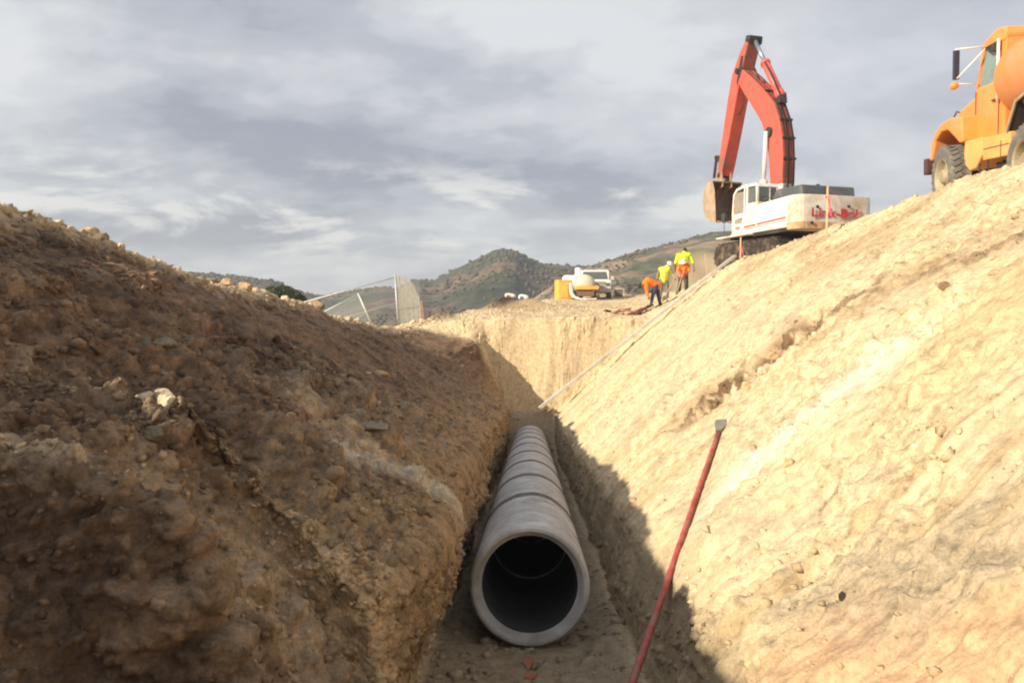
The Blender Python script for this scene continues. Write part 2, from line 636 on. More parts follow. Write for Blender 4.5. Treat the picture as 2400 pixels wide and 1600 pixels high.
c4 = clods(GX, GY, GZ, .26, .35, 4, mR * mfar) / .45; D += .075 * c4
mR2 = onR * preW * np.clip(cgr + .12, 0, 1) * (1 - sst(10, 16, GY)); c5 = clods(GX, GY, GZ, .11, .45, 5, mR2) / .45; D += .036 * c5
D += .04 * flo * preW * fbm(GX * 2.6, GY * 2.6, GZ + 3, 5, .62)
D += .05 * clods(GX, GY, GZ, .16, .4, 6, flo * preW * (1 - sst(10, 14, GY))) / .45
D += nearL * (1 - sst(5, 8, GY)) * .022 * fbm(GX * 12, GY * 12, GZ * 12 + 5, 4, .7)
# hard edged crumbs
cr = fbm(GX * 11.0, GY * 11.0, GZ * 11.0, 2, .6)
D += .030 * near * sst(-.3, .3, fbm(GX * 1.5 + 4, GY * 1.5, GZ * 1.5, 3)) * sst(.0, .22, cr) * (onL + .6 * onR + .3)
# terraces on the left bank: nearer ground stands proud of what lies behind
wob = .30 * fbm(GS * .8, GX * 0 + 1.1, GX * 0, 3) + .10 * fbm(GS * 4, GX * 0 + 6.1, GX * 0, 3)


def step(y0, wd, amt, lo, hi):
    global D
    t = 1 - sst(y0 - wd, y0 + wd, GY + wob)
    m_ = sst(lo, lo + .5, UU) * (1 - sst(hi - .3, hi, UU))
    D = D + amt * t * m_ * sst(4.9, 6.0, GY)


step(7.2, .25, .07, 4.1, 5.3)
step(11.5, .35, .12, 3.2, 5.6)
step(17.0, .5, .12, 3.2, 5.6)
# rough clumpy crests
crest = np.exp(-((UU - 3.0) / .28) ** 2) * (1 - sst(30.5, 31, GY))
D += crest * (.10 * np.abs(fbm(GX * 1.6, GY * 1.6, GZ, 4, .6)) + .05 * fbm(GX * 5, GY * 5, GZ * 5, 2))
crR = np.exp(-((UU - 10.0) / .35) ** 2)
D += crR * .10 * fbm(GX * .9, GY * .9, GZ, 4, .6)
# the caved-in clump on the right bank
q0 = P(1750, 895, 10.6); q1 = P(1960, 690, 15)


def seg_dist(ax, ay, bx, by):
    t = np.clip(((GX - ax) * (bx - ax) + (GY - ay) * (by - ay)) / ((bx - ax) ** 2 + (by - ay) ** 2), 0, 1)
    return np.hypot(GX - ax - t * (bx - ax), GY - ay - t * (by - ay)), t


d_cl, _ = seg_dist(2.95, 12.0, 3.7, 11.0)
m_cl = (1 - sst(.20, .75, d_cl + .25 * fbm(GX * 2, GY * 2, GZ, 3))) * onR
D -= .26 * m_cl * (.6 + fbm(GX * 3.5, GY * 3.5, GZ * 3.5, 3))
D += .10 * m_cl * np.maximum(0, fbm(GX * 7, GY * 7, GZ * 7, 2))
# undulating right bank: soft vertical flutes at the wall lip, ragged lip
lip = np.exp(-((UU - 8.0) / .35) ** 2) * preW
D += lip * (.09 * fbm(GY * 2.2, GX * 0 + 4, GX * 0, 3) + .05 * fbm(GY * 8, GX * 0 + 4, GX * 0, 2))
wl = (sst(4.8, 5.2, UU) * (1 - sst(5.8, 6.0, UU)) + sst(7.0, 7.1, UU) * (1 - sst(7.8, 8.1, UU))) * preW
D += wl * sst(5, 6.5, GY) * .05 * fbm(GY * 5, GS * .8, GX * 0 + 9, 3)
# tooth marks on the end wall
D += wall * (.008 * fbm(GX * 4, GZ * .8, GX * 0 + 1, 3) + .05 * fbm(GX * 1.2, GZ * 1.6, GX * 0 + 21, 4))
bx_ = (GX - .75) * (10.2 - 5.2) - (GY - 5.2) * (2.6 - .75)
bard = np.abs(bx_) / math.hypot(5.0, 1.85)
bm2 = (1 - sst(.10, .34, bard)) * (GY > 3) * (1 - sst(10.2, 11, GY)) * (UU > 7.2)
D = D * (1 - .9 * bm2) - .03 * bm2
GXd = GX + nx * D; GYd = GY + ny * D; GZd = GZ + nz * D
GZd += flo * preW * (.16 * (np.abs(UU - 6.5) / .5) ** 2 - .05)

# soil colours, with shade worked into the left bank and the trench bottom
onR = onR * preW
big = fbm(GX * .33, GY * .33, GZ * .33 + 5, 4)
mid = fbm(GX * 1.1 + 3, GY * 1.1, GZ * 1.1, 4, .6)
strk = preW * fbm(GS * .30, GY * 3.0, GX * 0 + 12, 5, .62)
colr = np.ones(GX.shape + (3,)) * TAN


def blend(mask, c, a=1.0):
    global colr
    m_ = np.clip(mask * a, 0, 1)[..., None]
    colr = colr * (1 - m_) + c * m_


blend(sst(.05, .5, mid) * .45, GREY)
blend(sst(.1, .6, big) * .35, OCHRE)
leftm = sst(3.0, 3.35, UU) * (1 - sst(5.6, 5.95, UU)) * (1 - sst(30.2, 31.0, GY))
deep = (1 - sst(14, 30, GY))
blend(leftm, BROWN, .95)  # left bank darkened to brown, its shade included in the colour
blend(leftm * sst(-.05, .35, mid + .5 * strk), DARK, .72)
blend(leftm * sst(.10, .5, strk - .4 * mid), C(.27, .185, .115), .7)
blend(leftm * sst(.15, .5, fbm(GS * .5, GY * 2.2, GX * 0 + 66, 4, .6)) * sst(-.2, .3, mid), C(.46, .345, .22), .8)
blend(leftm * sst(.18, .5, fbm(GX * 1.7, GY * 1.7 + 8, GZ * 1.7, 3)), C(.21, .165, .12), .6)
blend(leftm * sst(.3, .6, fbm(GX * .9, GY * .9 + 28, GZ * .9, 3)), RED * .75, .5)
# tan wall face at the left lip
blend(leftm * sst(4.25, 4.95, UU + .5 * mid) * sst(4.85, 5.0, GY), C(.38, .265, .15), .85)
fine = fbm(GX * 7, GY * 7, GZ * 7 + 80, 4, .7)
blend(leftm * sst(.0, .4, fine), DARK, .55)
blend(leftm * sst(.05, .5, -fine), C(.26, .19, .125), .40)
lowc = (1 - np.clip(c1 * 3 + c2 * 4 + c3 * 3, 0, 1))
blend(leftm * lowc * (1 - sst(6, 14, GY)) * (1 - sst(4.7, 5.1, UU) * (GY > 4.9)), DARK, .38)  # gaps between clods darkened, crevice shade put into the tint
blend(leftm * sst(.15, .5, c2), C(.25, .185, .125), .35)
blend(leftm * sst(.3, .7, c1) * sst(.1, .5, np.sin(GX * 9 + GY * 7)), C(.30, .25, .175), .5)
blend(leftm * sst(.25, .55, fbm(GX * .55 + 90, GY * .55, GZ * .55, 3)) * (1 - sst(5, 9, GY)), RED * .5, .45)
# tan edge bands of the two terraces
for y0, wd in ((5.15, .32), (3.74, .16), (7.2, .35)):
    bnd = sst(-.15, .3, mid + .5 * fine) * np.exp(-(((GY + wob * .35) - (y0 - wd * .6)) / wd) ** 2) * sst(3.8, 4.2, UU) * (1 - sst(5.6, 5.9, UU))
    blend(bnd, C(.48, .36, .22), .85)
st_ = np.exp(-((GY + wob * .25 - 5.02) / .26) ** 2) * sst(3.75, 4.1, UU) * (1 - sst(5.6, 5.9, UU))
blend(st_ * sst(-.6, .1, fine), C(.50, .365, .21), .8)
st_ = np.exp(-((GY + wob * .3 - 3.72) / .13) ** 2) * sst(4.1, 4.5, UU) * (1 - sst(5.7, 5.95, UU))
blend(st_ * sst(-.6, .1, fine), C(.52, .40, .26), .8)
d_p, _ = seg_dist(-1.40, 6.5, -.82, 7.1)
blend(leftm * (1 - sst(.05, .38, d_p + .30 * fbm(GX * 2.5, GY * 2.5 + 15, GZ, 4))), C(.52, .44, .32), .85)
d_p, _ = seg_dist(-1.75, 4.0, -1.35, 4.5)
blend(leftm * (1 - sst(.05, .40, d_p + .30 * fbm(GX * 2.5, GY * 2.5 + 35, GZ, 4))), C(.42, .32, .21), .75)
# right bank: darker bands near the crest, pale caliche streak, reddish foot
blend(onR * sst(.10, .45, strk), C(.40, .285, .155), .6)
blend(onR * sst(.28, .5, fbm(GX * 5, GY * 5, GZ * 5 + 22, 3, .6)) * sst(-.2, .3, mid), C(.27, .18, .10), .6)
blend(onR * sst(.2, .6, -strk), PALE, .2)
blend(onR * sst(9.0, 9.7, UU) * sst(-.2, .35, mid), C(.36, .25, .145), .65)
d_w, t_w = seg_dist(2.35, 7.9, 3.3, 7.5)
blend(onR * (1 - sst(.0, .72, d_w + .45 * fbm(GX * 2.2, GY * 3.5, GZ, 5, .65))), C(.78, .71, .58), .62)
blend(onR * sst(.22, .5, fbm(GX * 2.1, GY * 2.1 + 50, GZ * 2.1, 4, .65)), C(.33, .23, .13), .5)
blend(m_cl, C(.30, .20, .12), .7)
crv = fbm(GX * 4.5, GY * 4.5, GZ * 4.5 + 33, 4, .65)
blend(m_cl * sst(.10, -.06, crv), C(.13, .08, .045), .9)  # crevices tinted dark so they read as shaded hollows
blend(m_cl * sst(.12, .3, crv), C(.62, .48, .30), .6)
d_k, _ = seg_dist(4.4, 9.8, 4.95, 8.1)
d_k2, _ = seg_dist(4.2, 10.6, 4.5, 10.0)
m_k = (1 - sst(.02, .42, np.minimum(d_k, d_k2) + .5 * fbm(GX * 2.4, GY * 2.4 + 5, GZ, 3))) * onR
blend(m_k * sst(.15, -.1, crv), C(.16, .105, .06), .8)  # crevice shade tinted into these clumps as well
d_d, _ = seg_dist(4.4, 9.8, 4.9, 8.1)
blend(onR * (1 - sst(.1, .7, d_d + .4 * fbm(GX * 1.8, GY * 1.8, GZ, 4))), C(.34, .245, .15), .55)
d_r, _ = seg_dist(1.7, 4.2, 1.95, 3.2)
blend(onR * (1 - sst(.1, .6, d_r + .5 * fbm(GX * 1.6, GY * 1.6, GZ, 3))), C(.60, .36, .22), .55)
d_g, _ = seg_dist(2.0, 4.9, 2.25, 3.9)
blend(onR * (1 - sst(.05, .5, d_g + .5 * fbm(GX * 2, GY * 2, GZ, 4))), GREY * .9, .7)
# floor: greyer, trampled, and darkened to hold the trench shade
blend(flo * (1 - sst(30, 30.8, GY)), C(.25, .20, .135), .85)
blend(wl * (UU > 6.5), C(.24, .19, .12), .8)  # lower right wall likewise darkened for the shade in the trench
# plateau: trampled paler earth and a dark heap
pl = sst(31.3, 32, GY)
blend(pl * sst(.05, .4, mid), C(.42, .30, .17), .5)
blend(pl * np.exp(-(((GX + .35) / 1.0) ** 2 + ((GY - 38.3) / 1.3) ** 2) * .7), DARK, .98)
blend(pl * np.exp(-(((GX + 2.9) / .5) ** 2 + ((GY - 33.2) / .8) ** 2)), DARK * 1.5, .9)
blend(sst(64, 90, GY), C(.21, .19, .12), .9)
GZd += pl * (.28 * np.exp(-(((GX + .4) / .7) ** 2 + ((GY - 38.5) / .8) ** 2)) +
             .28 * np.exp(-(((GX + 2.8) / .5) ** 2 + ((GY - 33.2) / .6) ** 2)) +
             .35 * np.exp(-(((GX - .95) / .9) ** 2 + ((GY - 37.6) / .7) ** 2)))

me = bpy.data.meshes.new('ground')
nv = NR * NC
me.vertices.add(nv)
me.vertices.foreach_set('co', np.stack([GXd, GYd, GZd], -1).reshape(-1).astype(np.float32))
ii = (np.arange(NR - 1)[:, None] * NC + np.arange(NC - 1)[None]).reshape(-1)
quads = np.stack([ii, ii + 1, ii + NC + 1, ii + NC], -1).reshape(-1).astype(np.int32)
nf = len(ii)
me.loops.add(nf * 4); me.polygons.add(nf)
me.loops.foreach_set('vertex_index', quads)
me.polygons.foreach_set('loop_start', np.arange(0, nf * 4, 4, dtype=np.int32))
me.update(calc_edges=True)
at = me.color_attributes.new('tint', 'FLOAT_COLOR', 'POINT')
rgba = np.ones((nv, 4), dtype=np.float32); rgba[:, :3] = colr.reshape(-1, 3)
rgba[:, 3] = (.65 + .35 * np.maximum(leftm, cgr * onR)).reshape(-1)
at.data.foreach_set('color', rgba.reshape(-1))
ground = link_mesh('ground', me, SOIL, None, True)
tag(ground, 'excavated trench, banks and trampled yard of tan and brown soil', None, None, 'structure')
bpy.context.view_layer.update()


def gz(x, y, default=0.0):
    ok, loc, nor, idx = ground.ray_cast(Vector((x, y, 60)), Vector((0, 0, -1)))
    return loc.z if ok else default


def ray_ground(px, py):
    d = P(px, py, 1.0).normalized()
    ok, loc, nor, idx = ground.ray_cast(Vector((0, 0, 0)), d)
    return (loc.copy(), nor.copy()) if ok else (None, None)


# far valley floor
mb = MB()
mb.add([(-1500, 100, -15.4), (1500, 100, -15.4), (1500, 1500, -15.4), (-1500, 1500, -15.4)], [(0, 1, 2, 3)])
mb.add([(-1500, -400, -7.5), (1500, -400, -7.5), (1500, 120, -15.5), (-1500, 120, -15.5)], [(0, 1, 2, 3)])
valley = mb.build('valley_ground', soil_material('valley_soil', False, .2, (.22, .19, .12)), fix=False)
tag(valley, kind='structure')

# ------------------------------------------------------------------ hills
def hill_material(name, tint, green, sc_=.02):
    m = bpy.data.materials.new(name)
    m.use_nodes = True
    t = m.node_tree
    b = t.nodes['Principled BSDF']
    b.inputs['Roughness'].default_value = 1
    b.inputs['Specular IOR Level'].default_value = .05
    co = t.nodes.new('ShaderNodeTexCoord').outputs['Object']
    f = noise(t, co, sc_, 9, .66, .5)
    c = ramp(t, f, [(.38, green), (.48, tuple(g * 1.3 for g in green)), (.54, tint), (.66, tuple(g * 1.35 for g in tint))])
    f2 = noise(t, co, sc_ * 9, 5, .65)
    c = mixc(t, 1.0, c, ramp(t, f2, [(.35, .55), (.6, 1.15)]), 'MULTIPLY')
    a = t.nodes.new('ShaderNodeAttribute'); a.attribute_name = 'bare'
    c = mixc(t, a.outputs['Fac'], c, (.42, .31, .18))
    t.links.new(c, b.inputs['Base Color'])
    return m


def hill(name, prof, D0, base_d, m, seed, bare=None):
    pxs = np.array([p[0] for p in prof], float); pys = np.array([p[1] for p in prof], float)
    cols_ = np.arange(pxs[0], pxs[-1], 3.0)
    H = np.interp(cols_, pxs, 740 - pys)
    t = np.concatenate([np.linspace(0, 1, 60), np.linspace(1.02, 1.5, 12)])
    Dp = base_d + (D0 - base_d) * t
    PX, TT = np.meshgrid(cols_, t)
    DD = np.repeat(Dp[:, None], len(cols_), 1)
    ridge = H[None] / 1900 * D0
    prof_t = np.where(TT <= 1, np.sin(np.clip(TT, 0, 1) * math.pi / 2) ** 1.25, 1 - (TT - 1) * 1.2)
    X = (PX - 1200) / 1900 * DD
    Z = -16 + (ridge + 16) * prof_t
    amp = np.sin(np.clip(TT, 0, 1) * math.pi) * .10 + .006
    gull = fbm(X * .018 + seed, DD * .006, X * 0, 4, .55, True)
    Z = Z + (ridge + 16) * amp * gull * .8
    Z = Z + .5 * fbm(X * .15, DD * .15, X * 0 + seed, 3)
    nr, ncl = X.shape
    me_ = bpy.data.meshes.new(name)
    me_.vertices.add(nr * ncl)
    me_.vertices.foreach_set('co', np.stack([X, DD, Z], -1).reshape(-1).astype(np.float32))
    i_ = (np.arange(nr - 1)[:, None] * ncl + np.arange(ncl - 1)[None]).reshape(-1)
    qd = np.stack([i_, i_ + 1, i_ + ncl + 1, i_ + ncl], -1).reshape(-1).astype(np.int32)
    me_.loops.add(len(i_) * 4); me_.polygons.add(len(i_))
    me_.loops.foreach_set('vertex_index', qd)
    me_.polygons.foreach_set('loop_start', np.arange(0, len(i_) * 4, 4, dtype=np.int32))
    me_.update(calc_edges=True)
    a_ = me_.attributes.new('bare', 'FLOAT', 'POINT')
    val = np.zeros(X.shape)
    for (bx, bt, wx, wt, k) in (bare or []):
        q = np.exp(-((PX - bx) / wx) ** 2 - ((TT - bt) / wt) ** 2)
        val = np.maximum(val, k * sst(.25, .7, q + .35 * fbm(X * .04, DD * .02, X * 0 + 3, 4)))
    a_.data.foreach_set('value', val.reshape(-1).astype(np.float32))
    o = link_mesh(name, me_, m, None, True)
    tag(o, kind='structure')
    return X, DD, Z, val


HB = hill('hills', [(-900, 640), (-200, 650), (300, 640), (560, 655), (640, 664), (700, 690), (760, 698), (843, 686),
                    (898, 679), (935, 681), (965, 666), (1015, 665), (1070, 641), (1120, 618), (1153, 603), (1180, 599),
                    (1208, 602), (1249, 625), (1290, 634), (1380, 640), (1500, 660), (1700, 665), (3300, 660)],
          470, 150, hill_material('far_hill_scrub', (.15, .11, .085), (.055, .062, .048), .02), 3,
          [(1160, .93, 60, .12, .35)])
HC = hill('hills', [(1060, 750), (1180, 728), (1250, 700), (1310, 664), (1350, 643), (1384, 629), (1422, 616), (1480, 599), (1527, 590),
                    (1575, 580), (1620, 568), (1677, 561), (1760, 556), (1900, 560), (2200, 570), (2600, 560), (3600, 600)],
          300, 120, hill_material('near_hill_scrub', (.24, .175, .125), (.085, .09, .062), .03), 8,
          [(1490, .95, 75, .10, 1.0), (1640, .35, 90, .25, .8)])

# scrub standing on the hills: one mass nobody could count
def ico():
    bm = bmesh.new()
    bmesh.ops.create_icosphere(bm, subdivisions=1, radius=1)
    v = np.array([x.co[:] for x in bm.verts]); f = np.array([[q.index for q in x.verts] for x in bm.faces])
    bm.free()
    return v, f


ICV, ICF = ico()


def scatter(name, pos, size, m, squash=.75, jit=.25, seed=1, tint=None):
    r_ = np.random.RandomState(seed)
    n = len(pos)
    V = ICV[None] * (1 + jit * r_.uniform(-1, 1, (n, len(ICV), 1)))
    sc3 = size[:, None] * np.stack([r_.uniform(.7, 1.2, n), r_.uniform(.7, 1.2, n), r_.uniform(squash * .7, squash * 1.2, n)], -1)
    V = V * sc3[:, None, :]
    an = r_.uniform(0, 6.28, n); tl = r_.uniform(-.6, .6, n)
    c_, s_ = np.cos(an)[:, None], np.sin(an)[:, None]
    x = V[..., 0] * c_ - V[..., 1] * s_; y_ = V[..., 0] * s_ + V[..., 1] * c_; z = V[..., 2]
    ct, st_ = np.cos(tl)[:, None], np.sin(tl)[:, None]
    x2 = x * ct - z * st_; z2 = x * st_ + z * ct
    V = np.stack([x2, y_, z2], -1) + pos[:, None, :]
    F = ICF[None] + (np.arange(n) * len(ICV))[:, None, None]
    me_ = bpy.data.meshes.new(name)
    me_.vertices.add(n * len(ICV))
    me_.vertices.foreach_set('co', V.reshape(-1).astype(np.float32))
    nf_ = n * len(ICF)
    me_.loops.add(nf_ * 3); me_.polygons.add(nf_)
    me_.loops.foreach_set('vertex_index', F.reshape(-1).astype(np.int32))
    me_.polygons.foreach_set('loop_start', np.arange(0, nf_ * 3, 3, dtype=np.int32))
    me_.update(calc_edges=True)
    if tint is not None:
        a_ = me_.color_attributes.new('tint', 'FLOAT_COLOR', 'POINT')
        rg = np.ones((n, len(ICV), 4), dtype=np.float32); rg[..., :3] = tint[:, None, :]
        a_.data.foreach_set('color', rg.reshape(-1))
    return link_mesh(name, me_, m, None, False)


scr = []; ssz = []
for (X, DD, Z, val), n, lo, hi in ((HB, 9000, .4, 1.7), (HC, 9000, .25, 1.0)):
    r_ = np.random.RandomState(5)
    g = fbm(X * .022, DD * .022, X * 0 + 2, 5, .6) - val * .9
    i_ = r_.randint(8, 66, n * 5); j_ = r_.randint(0, X.shape[1] - 1, n * 5)
    keep = r_.uniform(-.12, .22, n * 5) < g[i_, j_]
    i_, j_ = i_[keep][:n], j_[keep][:n]
    s_ = r_.uniform(lo, hi, len(i_)) * r_.uniform(.5, 1, len(i_))
    scr.append(np.stack([X[i_, j_] + r_.uniform(-1, 1, len(i_)), DD[i_, j_], Z[i_, j_] + s_ * .2], -1)); ssz.append(s_)
scr = np.concatenate(scr); ssz = np.concatenate(ssz)
so = scatter('hillside_scrub', scr, ssz, mat('scrub_leaves', (.11, .10, .07), 1, var=.5, scale=.06, spec=.05), .7, .3, 3)
tag(so, 'dark green scrub scattered over the distant hills', 'scrub', None, 'stuff')
# ------------------------------------------------------------------ loose clods (stuff)
r_ = np.random.RandomState(21)
n = 200000
i_ = r_.randint(44, NR - 60, n); j_ = r_.randint(40, NC - 14, n)
u_ = UU[i_, j_]; yy = GYd[i_, j_]
g1 = fbm(GXd[i_, j_] * .9, yy * .9, GZd[i_, j_] * .9, 3)
pr = .05 + .40 * sst(-.05, .45, g1)
pr = pr + .9 * np.exp(-((u_ - 3.0) / .3) ** 2) + .35 * np.exp(-((u_ - 10.1) / .5) ** 2)
pr = np.where((u_ > 6) & (u_ < 7), .35, pr)
pr = np.where((u_ > 7) & (u_ < 9.6), pr * .5, pr)
pr = np.where((yy > 30.5) & (yy < 31.4), 0.0, pr)
pr = np.maximum(pr, .9 * m_cl[i_, j_])
keep = r_.uniform(0, 1, n) < pr
i_, j_, u_ = i_[keep], j_[keep], u_[keep]
pos = np.stack([GXd[i_, j_], GYd[i_, j_], GZd[i_, j_]], -1)
n = len(i_)
sz = .010 + .060 * r_.power(.32, n) * r_.uniform(.4, 1, n)
sz = sz * np.where(np.exp(-((u_ - 3.0) / .3) ** 2) > .3, 1.5, 1.0) * (1 + .3 * sst(12, 30, pos[:, 1]))
sz = sz * np.where(pos[:, 1] < 5, .65, 1)
tn = colr[i_, j_] * r_.uniform(.8, 1.25, (n, 1))
n2_ = 90000
i2 = r_.randint(int(np.searchsorted(rows, 2.8)), int(np.searchsorted(rows, 9.5)), n2_)
j2 = r_.randint(int(np.searchsorted(U, 3.3)), int(np.searchsorted(U, 5.6)), n2_)
k2 = r_.uniform(0, 1, n2_) < (.03 + .30 * sst(-.1, .35, fbm(GXd[i2, j2] * 1.6, GYd[i2, j2] * 1.6, GZd[i2, j2] * 1.6 + 9, 3))) * (1 - .6 * sst(4.8, 5.3, UU[i2, j2]))
i2, j2 = i2[k2], j2[k2]
pos = np.concatenate([pos, np.stack([GXd[i2, j2], GYd[i2, j2], GZd[i2, j2]], -1)])
sz = np.concatenate([sz, .006 + .022 * r_.power(.45, len(i2))])
tn = np.concatenate([tn, colr[i2, j2] * r_.uniform(.75, 1.5, (len(i2), 1))])
CLOD = soil_material('clod_soil', True, .4)
cl_o = scatter('soil_clods', pos, sz, CLOD, .75, .5, 9, tn)
tag(cl_o, 'loose crumbs and clods of soil strewn over both banks', 'soil clods', None, 'stuff')


# ------------------------------------------------------------------ rocks one can point to
def rock(px, py, w_px, h_px, col, label, seed, Y=None, name='rock', lift=.25):
    loc, nor = ray_ground(px, py)
    if Y is not None:
        loc = P(px, py, Y)
        if 915 < py < 930:
            loc = Vector((loc.x, Y, gz(loc.x, Y) + h_px / 1900 * Y * .30))
        if py < 760:
            loc.z = gz(loc.x, loc.y) + h_px / 1900 * Y * .22
    if loc is None:
        loc = P(px, py, 20)
    d = loc.y
    rx = w_px / 1900 * d / 2; rz = h_px / 1900 * d / 2
    bm = bmesh.new()
    bmesh.ops.create_icosphere(bm, subdivisions=4, radius=1)
    vs = np.array([v.co[:] for v in bm.verts])
    rr = np.random.RandomState(seed)
    k = np.ones(len(vs))
    for _ in range(12):                                   # flat broken faces
        nn = rr.normal(size=3); nn /= np.linalg.norm(nn)
        dd = rr.uniform(.5, .85)
        pr_ = vs @ nn
        over = np.maximum(pr_ - dd, 0)
        vs = vs - over[:, None] * nn[None] * .92
    vs *= (1 + .10 * fbm(vs[:, 0] * 2 + seed, vs[:, 1] * 2, vs[:, 2] * 2, 3))[:, None]
    vs += .04 * np.stack([fbm(vs[:, 0] * 7 + q, vs[:, 1] * 7, vs[:, 2] * 7 + seed, 2) for q in (1, 2, 3)], -1)
    for v, c_ in zip(bm.verts, vs):
        v.co = (c_[0] * rx, c_[1] * (rx + rz) / 2, c_[2] * rz)
    me_ = bpy.data.meshes.new(name)
    bm.to_mesh(me_); bm.free()
    a_ = me_.color_attributes.new('tint', 'FLOAT_COLOR', 'POINT')
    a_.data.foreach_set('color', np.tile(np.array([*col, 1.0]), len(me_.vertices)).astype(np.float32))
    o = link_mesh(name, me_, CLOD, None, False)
    o.location = loc + Vector((0, 0, rz * lift * 0))
    o.rotation_euler = (0, 0, rr.uniform(-.5, .5))
    tag(o, label, 'rock', 'rocks and big clods on the banks')
    return o


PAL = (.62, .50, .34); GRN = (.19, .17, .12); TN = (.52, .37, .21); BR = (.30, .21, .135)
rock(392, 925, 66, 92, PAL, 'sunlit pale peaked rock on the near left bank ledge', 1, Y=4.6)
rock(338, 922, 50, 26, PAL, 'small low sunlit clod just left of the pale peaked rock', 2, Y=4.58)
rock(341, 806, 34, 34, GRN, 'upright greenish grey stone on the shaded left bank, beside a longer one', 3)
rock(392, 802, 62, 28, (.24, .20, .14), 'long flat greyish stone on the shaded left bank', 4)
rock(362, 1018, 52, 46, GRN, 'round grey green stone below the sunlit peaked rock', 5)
rock(213, 542, 46, 40, TN, 'tan boulder standing up on the upper left crest', 6, Y=9.6)
rock(240, 566, 40, 40, BR, 'brown boulder leaning against the tan one on the upper left crest', 7, Y=9.5)
rock(72, 480, 34, 24, TN, 'small tan stone at the highest point of the left crest', 8, Y=8.4)
rock(262, 578, 16, 16, (.14, .09, .07), 'tiny dark clod at the foot of the boulders on the left crest', 9, Y=9.9)
rock(533, 648, 30, 32, TN, 'upright tan boulder on the crest halfway down the left bank', 10, Y=14.3)
rock(490, 660, 56, 26, BR, 'broad brown clod on the crest left of the upright tan boulder', 11, Y=13.6)
rock(575, 668, 50, 26, TN, 'low tan clod on the crest right of the upright boulder', 12, Y=15.0)
rock(632, 682, 44, 24, TN, 'tan clod on the crest in front of the green shrub', 13, Y=16.8)
rock(668, 697, 26, 20, PAL, 'small pale clod on the crest below the green shrub', 14, Y=17.6)
rock(744, 704, 24, 30, (.62, .40, .14), 'ochre block standing on the left crest before the fallen fence panel', 15, Y=20.4)
rock(742, 728, 50, 26, BR, 'brown clod carrying the ochre block', 16, Y=20.2)
rock(893, 876, 48, 22, TN, 'sunlit tan clod low on the left bank beside the trench', 17)
rock(862, 874, 22, 14, TN, 'small sunlit crumb left of the low tan clod', 18)
rock(865, 1000, 90, 34, (.24, .21, .155), 'flat pale slab bulging from the left bank lip', 19)
rock(1975, 1402, 16, 34, (.05, .04, .035), 'black lump stuck in the sunlit right bank', 20)
rock(1790, 870, 36, 34, PAL, 'pale lump in the caved-in patch on the right bank', 21)
rock(1752, 905, 32, 30, TN, 'tan lump at the middle of the caved-in patch', 22)
rock(1815, 836, 40, 26, TN, 'tan lump at the upper end of the caved-in patch', 23)
rock(1722, 915, 20, 24, PAL, 'little pale stone at the lower end of the caved-in patch', 24)
rock(2215, 672, 44, 26, (.28, .19, .11), 'dark brown clod high on the right bank', 25)
rock(2330, 640, 30, 20, (.42, .30, .18), 'brown clod near the right edge high on the bank', 26)
rock(1850, 1085, 32, 30, TN, 'squarish tan stone on the right bank below the white streak', 27)

